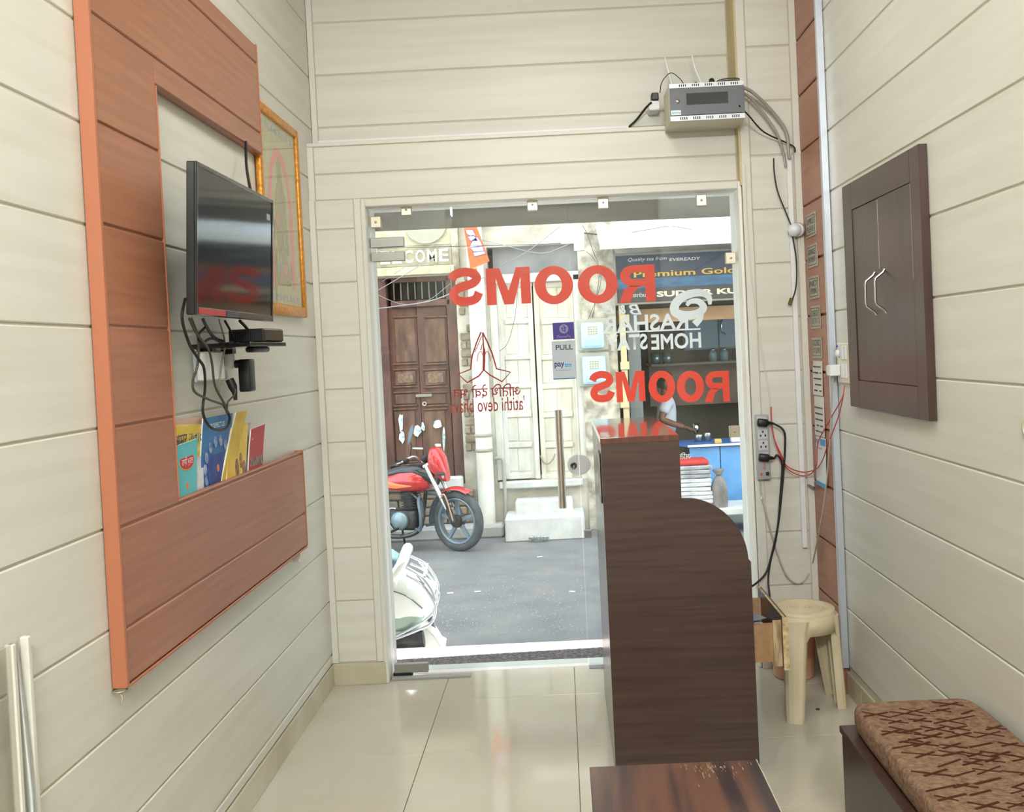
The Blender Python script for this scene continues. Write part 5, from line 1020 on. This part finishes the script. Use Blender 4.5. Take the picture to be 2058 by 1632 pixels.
# ------------------------------------------------------------------ overhead wires
wsil = mat('old_white_wire', '9a9ca2', .6); wblk = mat('old_black_wire', '3a3a3e', .6)
def wire_(lab, pts, y, r=.006, m=wsil): cable('overhead_wire', lab, [aty(q[0], q[1], YS - .005 if i in (0, len(pts) - 1) else y) for i, q in enumerate(pts)], r * .62, m, cat='wire', group='wires across the street front', n=4, seg=5)
wire_('white wire rising steeply from the brown door to the lintel stone', [(752, 588), (800, 560), (860, 525), (905, 508)], 10.3, .007)
wire_('thin white wire crossing the WELCOME letters', [(768, 566), (820, 532), (862, 498), (890, 480)], 10.35, .005)
wire_('sagging bundle of wires below the barred transom', [(745, 622), (800, 615), (860, 606), (905, 590), (925, 575), (960, 562), (1000, 548)], 10.25, .009)
wire_('thin wire forking down from the barred transom', [(755, 590), (780, 602), (815, 612), (860, 604), (905, 570)], 10.28, .004)
wire_('long level wire running across both doors', [(740, 500), (850, 497), (960, 494), (1080, 491), (1150, 487)], 10.2, .005, wblk)
wire_('pale wire just below the long level wire', [(860, 498), (980, 497), (1060, 493), (1150, 488)], 10.15, .004)
wire_('white wire dipping to a knot above the white door', [(965, 482), (1010, 492), (1060, 505), (1098, 508), (1140, 492), (1150, 488)], 10.1, .006)
wire_('white wire rising diagonally in front of the slate panel', [(1008, 535), (1060, 505), (1100, 475), (1125, 455)], 10.1, .008)
wire_('thin wire hanging down the left white door leaf', [(1040, 572), (1037, 620), (1032, 650), (1020, 690), (1004, 706)], 10.4, .004, wblk)
wire_('dark wire dropping from the awning corner to the pier', [(1170, 452), (1180, 470), (1192, 505), (1204, 540), (1200, 590), (1190, 640)], 10.3, .005, wblk)
wire_('second dark wire feeding the upper meter', [(1178, 505), (1195, 522), (1208, 560), (1195, 610), (1180, 645)], 10.32, .004, wblk)
wire_('messy bundle of black cables along the whitewashed wall', [(1172, 468), (1230, 474), (1300, 472), (1360, 466), (1420, 462), (1480, 460)], 10.35, .012, wblk)
wire_('thin black cable looping above the shop awning', [(1200, 460), (1240, 470), (1300, 462), (1350, 455), (1420, 466), (1480, 463)], 10.3, .006, wblk)
wire_('vertical white wire down the brick jamb', [(904, 470), (905, 530), (908, 600)], 10.45, .005)
random.seed(21); lit = mat('pale_litter', 'd5d5d5', .8)
for k, (u, v) in enumerate(((835, 1086), (1085, 1120), (960, 1190), (905, 1193), (1150, 1190))):
    p = at(u, v, 2, ZST); MB().obox((p.x, p.y, ZST + .004), (.10 if k == 0 else .05, .03, .006), (0, 0, random.uniform(-1, 1)), .002).build('litter_scrap', lit, None, ('long paper scrap lying on the street behind the motorcycle wheel', 'paper scrap on the street below the steps', 'paper scrap in the middle of the street', 'paper scrap on the street beside the scooter', 'paper scrap on the street near the door lock')[k], 'litter', 'paper scraps on the street', org=(p.x, p.y, ZST))
sp = MB()
for k in range(500):
    p = at(random.uniform(830, 1175), 1150 + 125 * random.random() ** .6, 2, ZST); s_ = random.uniform(.003, .007); sp.obox((p.x, p.y, ZST + .001), (s_, s_, .003), (0, 0, random.random()))
sp.build('street_grit', mat('pale_grit', 'c4c4c4', .8), None, 'pale specks of grit scattered over the asphalt', 'grit', kind='stuff')
# ------------------------------------------------------------------ motorcycle parked by the brown door
fw = aty(921, 1045, 9.73); mrz = math.radians(-20); WR = .288
mo = thing('motorcycle', 'red motorcycle with black trim parked in front of the brown door', 'motorcycle', (fw.x - .62 * math.cos(mrz), 9.73 - .62 * math.sin(mrz), ZST), rz=mrz, local=True)
tyre = mat('tyre_rubber', '3c4247', .75, col2='50575c', scale=(12, 12, 12)); rimm = mat('grey_alloy', '7d8c9a', .4, .5); eng = mat('engine_metal', '4a4c50', .45, .6, col2='2e2f33', scale=(20, 20, 20)); mred = mat('red_paint', 'c22a30', .2, coat=.8); mblk = mat('black_paint', '26292f', .25, coat=.5); moran = mat('orange_decal', 'ee7a34', .3, coat=.6); gfend = mat('grey_fender', '5d6b7c', .4)
def wheel(par, cx, st=0.0, r=WR, w=.085, spokes=5, cover=None, z=None, y0=0):
    """wheel about the y axis, steered by st; parts: tyre, rim, spokes, hub"""
    z = r if z is None else z; A = Vector((-math.sin(st), math.cos(st), 0)); Fv = Vector((math.cos(st), math.sin(st), 0)); C_ = Vector((cx, y0, z)); Z_ = Vector((0, 0, 1))
    t = w / 2
    MB().lathe([(r - .075, -t * .7), (r - .05, -t), (r - .018, -t * .85), (r, -t * .35), (r, t * .35), (r - .018, t * .85), (r - .05, t), (r - .075, t * .7)], C_, axis=A, seg=40, closed=True).build('tyre', tyre, par)
    rm = MB().lathe([(r - .085, -t * .8), (r - .066, -t * .85), (r - .066, t * .85), (r - .085, t * .8), (r - .095, 0)], C_, axis=A, seg=40, closed=True).build('rim', rimm, par)
    for k in range(spokes):
        a = .35 + 2 * PI * k / spokes; dv = Fv * math.cos(a) + Z_ * math.sin(a); nv = dv.cross(A)
        rings = [[C_ + dv * rr + nv * (sx * wd) + A * (sy * .016) for sx, sy in ((-1, -1), (1, -1), (1, 1), (-1, 1))] for rr, wd in ((.03, .026), (.10, .016), (r - .085, .013))]
        MB().loft(rings, smooth=False).build('spoke', rimm, rm)
    MB().lathe([(0, -.05), (.055, -.05), (.062, -.03), (.062, .03), (.055, .05), (0, .05)], C_, axis=A, seg=20).build('hub', eng, par)
wheel(mo, .62, -.2); wheel(mo, -.64)
stv = -.2
for s_ in (-1, 1):
    MB().tube([(.345, .085 * s_, .83), (.50, .09 * s_ - .012, .53), (.62, .09 * s_, .29)], [.022, .022, .028], 12).build('fork_leg', mat('silver_fork', 'cfd4d6', .25, .8), mo)
    MB().tube([(.50, .09 * s_, .55), (.535, .09 * s_, .47), (.62, .09 * s_, .29)], [.029, .031, .033], 12).build('fork_slider', eng, mo)
def fender(a0, a1, r0, wd, m, name, cx=.62, cz=WR):
    n = 14; rings = []
    for i in range(n + 1):
        a = math.radians(a0 + (a1 - a0) * i / n); ring = []
        for j in range(9):
            b_ = (j / 8 - .5) * 2; rr = r0 - .028 * b_ * b_; yy = wd * b_
            p = Vector((rr * math.cos(a), yy, rr * math.sin(a))); ring.append((cx + p.x * math.cos(stv) - p.y * math.sin(stv) * 1, p.x * math.sin(stv) + p.y, cz + p.z))
        rings.append(ring)
    return MB().loft(rings, closed_ring=False, cap=False).build(name, m, mo, solid=.004)
fender(60, 128, WR + .045, .062, mred, 'front_fender'); fender(128, 188, WR + .047, .064, gfend, 'fender_flap')
MB().tube(smooth_path([(.50, -.115, .50), (.535, -.12, .56), (.57, -.12, .50), (.62, -.115, .31)], 6), .008, 8).build('fender_stay', mat('copper_stay', 'c9a08a', .3, .7), mo)
# tank, black saddle over it, flame decal
def ring_(x, zc_, hy, hz, flat=.75, n=20): return [(x, hy * math.copysign(abs(math.cos(t)) ** flat, math.cos(t)), zc_ + hz * math.copysign(abs(math.sin(t)) ** flat, math.sin(t))) for t in [i * 2 * PI / n for i in range(n)]]
MB().loft([ring_(x, z, a, b) for x, z, a, b in ((-.14, .655, .07, .06), (-.06, .665, .12, .09), (.08, .68, .15, .112), (.22, .685, .155, .115), (.31, .675, .13, .098), (.36, .665, .08, .06))]).build('fuel_tank', mred, mo)
MB().loft([ring_(x, z, a, b) for x, z, a, b in ((-.15, .72, .06, .03), (-.04, .75, .11, .05), (.10, .775, .125, .06), (.24, .775, .128, .065), (.35, .735, .115, .075), (.41, .685, .08, .06))]).build('tank_top', mblk, mo)
MB().loft([[(x, -.152 + dx_, z0_), (x, -.156 + dx_, (z0_ + z1_) / 2), (x, -.152 + dx_, z1_)] for x, z0_, z1_, dx_ in ((-.06, .62, .69, .03), (.04, .615, .665, .008), (.14, .625, .65, .002), (.22, .635, .642, .003))], closed_ring=False, cap=False).build('flame_decal', moran, mo)
MB().loft([ring_(x, z, a, b) for x, z, a, b in ((-.72, .76, .09, .03), (-.55, .745, .12, .045), (-.30, .70, .13, .05), (-.10, .69, .10, .04))]).build('seat', blackp, mo)
MB().loft([ring_(x, z, a, b) for x, z, a, b in ((-.85, .74, .05, .03), (-.65, .68, .09, .06), (-.40, .62, .10, .08), (-.16, .60, .08, .05))]).build('tail_panel', mred, mo)
# cowl with headlamp
MB().loft([ring_(x, z, a, b) for x, z, a, b in ((.35, .84, .06, .075), (.39, .875, .11, .125), (.45, .85, .115, .15), (.50, .79, .09, .125), (.535, .725, .05, .06))]).build('headlight_cowl', mred, mo)
MB().loft([ring_(x, z, a, b) for x, z, a, b in ((.465, .76, .085, .05), (.515, .735, .08, .05), (.53, .725, .05, .03))]).build('headlamp', mat('lamp_glass', 'd8dde2', .1, coat=1), mo)
MB().loft([[(x, y_, z) for y_, z in ((-.09 * w_, z_), (0, z_ + .02), (.09 * w_, z_))] for x, z_, w_ in ((.36, .955, .75), (.42, .91, 1), (.48, .86, 1))], closed_ring=False, cap=False).build('fly_screen', mblk, mo, solid=.006)
MB().box(.46, .55, -.11, -.085, .735, .765, .008, 2).build('turn_signal', mat('dark_lens', '3a3230', .3), mo)
# handlebar, grips, mirrors
hb = MB().tube(smooth_path([(.16, -.37, .86), (.22, -.33, .885), (.29, -.22, .93), (.32, -.08, .86), (.32, .08, .86), (.29, .22, .93), (.22, .33, .885), (.16, .37, .86)], 6), .0125, 10).build('handlebar', chrome, mo)
for s_ in (-1, 1):
    MB().tube([(.22, .325 * s_, .885), (.13, .385 * s_, .85)], .018, 10).build('grip', blackp, hb); MB().tube(smooth_path([(.25, .30 * s_, .90), (.24, .36 * s_, .885), (.17, .40 * s_, .865)], 4), .006, 6).build('lever', mblk, hb); MB().obox((.25, .30 * s_, .90), (.06, .05, .045), None, .01, 2).build('switch_housing', blackp, hb)
mi = MB().tube([(.27, -.24, .93), (.30, -.26, 1.04), (.29, -.27, 1.08)], .006, 8).build('mirror_stem', mblk, mo)
R5 = Matrix.Rotation(.7, 3, 'Z') @ Matrix.Rotation(.3, 3, 'Y') @ Matrix.Rotation(-.3, 3, 'X'); MB().add([Vector((.30, -.27, 1.14)) + R5 @ Vector(q) for q in [(.014 * math.cos(b_) * math.cos(a), .06 * math.cos(b_) * math.sin(a) , .10 * math.sin(b_)) for b_ in [(j / 8 - .5) * PI for j in range(9)] for a in [i * 2 * PI / 16 for i in range(16)]]], [(j * 16 + i, j * 16 + (i + 1) % 16, (j + 1) * 16 + (i + 1) % 16, (j + 1) * 16 + i) for j in range(8) for i in range(16)], True).build('mirror', gfend, mi)
MB().obox((.335, 0, .90), (.10, .17, .06), (0, -.5, 0), .02, 2).build('instrument_cluster', blackp, mo); MB().obox((.35, -.0, .83), (.07, .20, .03), (0, -.5, 0), .006).build('fork_clamp', mat('silver_fork', 'cfd4d6', .25, .8), mo)
# frame, engine, exhaust
MB().tube([(.36, 0, .80), (.30, 0, .62), (.27, 0, .45), (.22, 0, .22)], .02, 10).build('down_tube', mblk, mo); MB().tube([(.34, 0, .74), (.0, 0, .60), (-.35, 0, .58), (-.64, 0, .30)], .02, 8).build('backbone', mblk, mo)
MB().obox((.07, 0, .30), (.30, .20, .20), None, .04, 3).build('crankcase', eng, mo)
for k in range(7): MB().obox((.14 - .004 * k, 0, .415 + .024 * k), (.15, .17, .010), (0, -.12, 0), .003).build('cooling_fin', eng, mo)
MB().obox((.12, 0, .48), (.11, .12, .20), (0, -.12, 0), .01).build('cylinder', eng, mo); MB().obox((.11, 0, .585), (.13, .14, .04), (0, -.12, 0), .01, 2).build('cylinder_head', eng, mo)
MB().lathe([(.09, 0), (.09, .02), (.078, .035), (.03, .04), (0, .042)], (.05, -.10, .30), axis=(0, -1, 0), seg=28).build('clutch_cover', mat('blue_grey_cover', '8ba0aa', .35, .6), mo)
MB().tube(smooth_path([(.16, -.05, .56), (.27, -.08, .48), (.30, -.10, .34), (.24, -.12, .20), (.05, -.13, .15), (-.25, -.14, .17)], 6), .022, 10).build('exhaust_pipe', mblk, mo); MB().tube([(-.25, -.15, .17), (-.35, -.16, .18), (-.82, -.17, .25), (-.86, -.17, .255)], [.03, .05, .055, .035], 14).build('silencer', chrome, mo)
MB().tube(smooth_path([(.22, -.10, .22), (.33, -.22, .24), (.35, -.25, .38), (.31, -.20, .50), (.26, -.06, .54)], 6), .014, 10).build('crash_guard', gfend, mo); MB().tube(smooth_path([(.22, .10, .22), (.33, .22, .24), (.35, .25, .38), (.31, .20, .50), (.26, .06, .54)], 6), .014, 10).build('crash_guard', gfend, mo)
MB().tube(smooth_path([(.0, -.14, .20), (-.05, -.16, .30), (-.02, -.17, .42), (.06, -.18, .43)], 5), .009, 8).build('kick_lever', chrome, mo); MB().tube([(.04, -.12, .23), (.04, -.26, .22)], .013, 10).build('foot_peg', blackp, mo)
MB().tube([(-.05, .10, .22), (-.10, .24, .0)], .012, 8).build('side_stand', mblk, mo); MB().tube(smooth_path([(.36, -.04, .84), (.42, -.06, .70), (.44, -.05, .55), (.52, -.05, .42)], 5), .006, 6).build('brake_hose', rubber, mo)
for s_ in (-1, 1): MB().tube([(-.45, .12 * s_, .62), (-.64, .13 * s_, .29)], .022, 10).build('shock_absorber', chrome, mo)
MB().tube([(.0, .09, .28), (-.64, .09, .288)], .02, 8).build('swing_arm', mblk, mo); MB().tube([(.0, -.09, .28), (-.64, -.09, .288)], .02, 8).build('swing_arm', mblk, mo)

# ------------------------------------------------------------------ white scooter, rear end towards the door
sc = thing('scooter', 'white scooter with silver crash bars parked just outside the glass door', 'scooter', (aty(790, 1200, 6.05).x, 6.05, ZST), rz=math.radians(4), local=True)
swh = mat('white_scooter_paint', 'f0f2ee', .25, coat=.6); sgr = mat('pale_green_panel', 'a9bdb2', .3, coat=.4); teal = mat('dark_teal_seat', '2f4650', .45); sil = mat('silver_bar', 'd2d8e2', .22, .8)
def ringx(x, zc_, hy, hz, fl_=.6, n=20): return ring_(x, zc_, hy, hz, fl_, n)
# local x: +x towards the tail; pixel 790 is x=0, 338 px per metre
MB().loft([ringx(x, z, a, b) for x, z, a, b in ((-.75, .42, .12, .10), (-.45, .46, .15, .16), (-.15, .48, .17, .19), (.05, .46, .17, .17), (.17, .44, .14, .13), (.24, .43, .09, .09))]).build('rear_body', swh, sc)
MB().loft([ringx(x, z, a, b) for x, z, a, b in ((-.50, .31, .14, .06), (-.1, .325, .172, .075), (.08, .335, .165, .065), (.19, .36, .12, .04))]).build('lower_panel', sgr, sc)
MB().loft([ringx(x, z, a, b, .5) for x, z, a, b in ((-.80, .60, .10, .03), (-.55, .67, .14, .05), (-.2, .69, .15, .055), (.0, .67, .13, .06), (.045, .65, .09, .05))]).build('seat', teal, sc)
MB().tube(smooth_path([(-.02, -.16, .58), (.04, -.17, .63), (.085, -.15, .70), (.095, -.06, .73), (.095, .06, .73), (.085, .15, .70), (.04, .17, .63), (-.02, .16, .58)], 6), [.03] * 43, 12).build('grab_rail', swh, sc)
for s_ in (-1, 1):
    for dz in (0, -.045): MB().tube(smooth_path([(.10, .16 * s_, .66 + dz), (.19, .18 * s_, .60 + dz), (.25, .18 * s_, .50 + dz), (.255, .17 * s_, .43 + dz), (.21, .16 * s_, .36 + dz), (.05, .18 * s_, .28 + dz * .4), (-.2, .19 * s_, .20)], 5), .009, 8).build('crash_bar', sil, sc)
    MB().tube([(.14, .17 * s_, .64), (.20, .175 * s_, .555)], .007, 6).build('bar_stay', sil, sc)
for z in (.60, .50): MB().tube([(.20 if z > .55 else .25, -.18, z), (.20 if z > .55 else .25, .18, z)], .009, 8).build('cross_bar', sil, sc)
MB().tube(smooth_path([(-.05, -.175, .55), (.02, -.178, .53), (.10, -.165, .49), (.18, -.14, .41)], 5), .004, 6).build('panel_seam', mat('grey_seam', '6f7672', .6), sc)
MB().obox((.225, 0, .44), (.04, .16, .09), None, .02, 2).build('tail_light', mat('red_lens', 'a03030', .2), sc)
# mudguard sweeping down behind the wheel
MB().loft([[(x, -.085, z), (x, -.04, z + .022), (x, .04, z + .022), (x, .085, z)] for x, z in ((-.25, .26), (-.05, .30), (.10, .315), (.19, .29), (.24, .235), (.275, .17), (.30, .155))], closed_ring=False, cap=False).build('rear_mudguard', swh, sc, solid=.012)
MB().prism([(.08, .33), (.20, .31), (.245, .23), (.295, .145), (.29, .12), (.25, .11), (.19, .15), (.13, .22)], (0, 0, 0), (1, 0, 0), (0, 0, 1), (0, 1, 0), -.075, .075).build('mud_flap', swh, sc)
MB().loft([ringx(x, z, a, b) for x, z, a, b in ((-.55, .20, .12, .05), (-.2, .215, .165, .065), (.0, .245, .165, .06), (.12, .285, .13, .045), (.19, .31, .08, .025))]).build('lower_cowl', swh, sc)
MB().obox((.16, -.02, .22), (.06, .10, .09), (0, .4, 0), .01).build('bracket', mat('olive_bracket', '6f6a4c', .6), sc)
wheel(sc, .02, 0, r=.225, w=.085, spokes=3, z=.225)
wheel(sc, -1.20, 0, r=.225, w=.085, spokes=3, z=.225)
MB().tube([(.0, -.12, .20), (-.15, -.14, .20), (.18, -.15, .24)], [.03, .045, .05], 12).build('silencer', eng, sc); MB().obox((-.12, 0, .24), (.32, .20, .14), None, .03, 2).build('engine', eng, sc)
MB().loft([ringx(x, z, a, b) for x, z, a, b in ((-1.0, .24, .16, .04), (-.85, .22, .17, .03), (-.6, .24, .16, .05), (-.45, .34, .14, .1))]).build('floorboard', swh, sc)
MB().loft([[(x + dx, y_, z) for dx, y_ in ((.06, -w_), (0, -w_ * .6), (-.03, 0), (0, w_ * .6), (.06, w_))] for x, z, w_ in ((-1.02, .26, .17), (-1.06, .45, .21), (-1.10, .70, .20), (-1.12, .85, .13))], closed_ring=False, cap=False).build('leg_shield', swh, sc, solid=.015)
MB().loft([ringx(x, z, a, b) for x, z, a, b in ((-1.20, .95, .06, .05), (-1.12, .97, .13, .08), (-1.03, .96, .10, .05))]).build('handlebar_cowl', swh, sc)
MB().tube([(-1.08, -.34, .97), (-1.10, 0, .96), (-1.08, .34, .97)], .014, 10).build('handlebar', blackp, sc)
MB().tube([(-1.12, 0, .90), (-1.17, 0, .5), (-1.20, 0, .225)], .03, 10).build('steering_column', mblk, sc); fend = MB().loft([[(-1.20 + .26 * math.cos(a), y_, .225 + .26 * math.sin(a)) for y_ in (-.06, -.03, .03, .06)] for a in [math.radians(40 + i * 12) for i in range(12)]], closed_ring=False, cap=False).build('front_mudguard', swh, sc, solid=.006)
MB().tube([(-.3, -.10, .18), (-.36, -.15, .0)], .012, 8).build('stand', mblk, sc)

# ------------------------------------------------------------------ person behind the tea counter
YP_ = 11.45
def J(u, v, dy=0):
    p = aty(u, v, YP_); return Vector((p.x, YP_ + dy, p.z))
pe = thing('person', 'person in a white short-sleeved shirt leaning over the tea shop counter', 'person', (J(1338, 880).x, YP_, -.18))
skinm = mat('brown_skin', '7d5442', .55, col2='6d4738', scale=(9, 9, 9)); shirt = mat('white_shirt', 'd5d8e2', .8, col2='bcc0cf', scale=(6, 6, 9), bump=.4); trou = mat('dark_trousers', '33343c', .85)
def skin(name, verts, edges, m, par, sub=2, org=None):
    off = wl(par); me = D.meshes.new(name); me.from_pydata([tuple(Vector(v[0]) - off) for v in verts], edges, []); o = D.objects.new(name, me); COL.objects.link(o); o.parent = par; WL[o.name] = off
    sk = o.modifiers.new('skin', 'SKIN')
    for i, v in enumerate(verts):
        r = v[1]; me.skin_vertices[0].data[i].radius = r if isinstance(r, tuple) else (r, r)
        me.skin_vertices[0].data[i].use_root = (i == 0)
    sk.use_smooth_shade = True; ss = o.modifiers.new('sub', 'SUBSURF'); ss.levels = sub; ss.render_levels = sub; me.materials.append(m); return o
pel = J(1338, 884); che = J(1340, 826); upc = J(1340, 806); nec = J(1338, 792); he = J(1336, 776); hf = -.18
V = [(pel, (.13, .10)), (che, (.12, .09)), (upc, (.12, .09)), (nec, .05), (he, .055),
     (J(1338, 806, -.17), .05), (J(1324, 840, -.24), .042), (J(1352, 850, -.24), .036), (J(1372, 856, -.20), .026),
     (J(1342, 806, .17), .05), (J(1352, 842, .22), .042), (J(1368, 856, .12), .034), (J(1380, 862, .02), .026),
     (pel + Vector((0, -.09, -.06)), .085), (pel + Vector((.02, -.10, -.42)) if pel.z - .42 > hf + .1 else Vector((pel.x, pel.y - .1, hf + .3)), .06), (Vector((pel.x, pel.y - .10, hf + .06)), .045), (Vector((pel.x + .12, pel.y - .11, hf + .03)), .035),
     (pel + Vector((0, .09, -.06)), .085), (pel + Vector((.02, .10, -.42)) if pel.z - .42 > hf + .1 else Vector((pel.x, pel.y + .1, hf + .3)), .06), (Vector((pel.x, pel.y + .10, hf + .06)), .045), (Vector((pel.x + .12, pel.y + .11, hf + .03)), .035)]
E_ = [(0, 1), (1, 2), (2, 3), (3, 4), (2, 5), (5, 6), (6, 7), (7, 8), (2, 9), (9, 10), (10, 11), (11, 12), (0, 13), (13, 14), (14, 15), (15, 16), (0, 17), (17, 18), (18, 19), (19, 20)]
body = skin('body', V, E_, skinm, pe)
# head: skull, jaw, nose, ears, eyes, hair
hc = J(1337, 768); hm = MB()
hm.loft([[(hc.x + cx + a * math.cos(t), hc.y + b_ * math.sin(t), hc.z + z) for t in [i * 2 * PI / 18 for i in range(18)]] for z, cx, a, b_ in ((-.115, .035, .03, .03), (-.10, .035, .055, .05), (-.06, .02, .078, .062), (-.01, .008, .09, .072), (.04, .0, .094, .076), (.085, -.008, .08, .066), (.11, -.012, .045, .04))])
hm.loft([[(hc.x + .085 + q * .9, hc.y + w_ * s_, hc.z + z) for q, s_ in ((0, -1), (d_, 0), (0, 1))] for z, w_, d_ in ((.02, .008, .012), (-.02, .012, .028), (-.035, .016, .026), (-.042, .010, .006))], closed_ring=False, cap=False)
hd_ = hm.build('head', skinm, pe)
for s_ in (-1, 1):
    MB().ball((hc.x - .005, hc.y + .074 * s_, hc.z - .01), (.02, .008, .03)).build('ear', skinm, hd_); MB().ball((hc.x + .082, hc.y + .03 * s_, hc.z + .008), (.006, .012, .007)).build('eye', mat('eye_dark', '1c1512', .2), hd_)
MB().ball((hc.x + .079, hc.y, hc.z - .062), (.008, .024, .006)).build('mouth', mat('lip', '6a3c34', .5), hd_)
MB().loft([[(hc.x + cx + a * math.cos(t), hc.y + b_ * math.sin(t), hc.z + z) for t in [i * 2 * PI / 18 for i in range(18)]] for z, cx, a, b_ in ((-.06, -.04, .05, .06), (-.01, -.022, .075, .077), (.05, -.008, .094, .081), (.09, -.01, .085, .072), (.118, -.014, .05, .044), (.125, -.014, .015, .012))]).build('hair', mat('black_hair', '181513', .6), hd_)
# shirt and trousers
skin('shirt', [(pel + Vector((0, 0, .02)), (.15, .125)), (che, (.145, .12)), (upc + Vector((0, 0, .01)), (.13, .105)), (nec - Vector((0, 0, .02)), .07), (J(1338, 806, -.17), .068), (J(1328, 830, -.22), .066), (J(1342, 806, .17), .068), (J(1350, 830, .21), .066)], [(0, 1), (1, 2), (2, 3), (2, 4), (4, 5), (2, 6), (6, 7)], shirt, pe)
skin('trousers', [(pel - Vector((0, 0, .02)), (.135, .11)), V[13], (V[14][0], .075), (V[15][0] + Vector((0, 0, .03)), .06), V[17], (V[18][0], .075), (V[19][0] + Vector((0, 0, .03)), .06)], [(0, 1), (1, 2), (2, 3), (0, 4), (4, 5), (5, 6)], trou, pe)
for (wv, s_) in ((V[8][0], -1), (V[12][0], 1)):
    fwd = Vector((.95, .15 * -s_, -.25)).normalized(); sdv = Vector((0, 1, 0)); hand = [(wv, .022), (wv + fwd * .05, (.034, .02))]; ed = [(0, 1)]
    for k in range(4):
        b0 = wv + fwd * .075 + sdv * (-.027 + .018 * k); ln = (.06, .07, .066, .05)[k]; i0 = len(hand)
        hand += [(b0, .0095), (b0 + fwd * ln * .5 + Vector((0, 0, -.008)), .009), (b0 + fwd * ln * .85 + Vector((0, 0, -.035)), .0075)]; ed += [(1, i0), (i0, i0 + 1), (i0 + 1, i0 + 2)]
    i0 = len(hand); tb_ = wv + fwd * .03 + sdv * (-.03 * s_ * -1) * 1
    hand += [(tb_, .011), (tb_ + fwd * .035 + sdv * .02 * s_ + Vector((0, 0, -.02)), .009)]; ed += [(0, i0), (i0, i0 + 1)]
    skin('hand', hand, ed, skinm, body, 1)
gj = V[8][0] + Vector((.13, .06, -.03))
g_ = thing('tea_glass', 'steel tea glass held by the person at the counter', 'glass', gj); MB().lathe([(0, -.05), (.03, -.05), (.038, .06), (.034, .06), (.027, -.04), (0, -.04)], gj, seg=16).build('glass_body', chrome, g_)
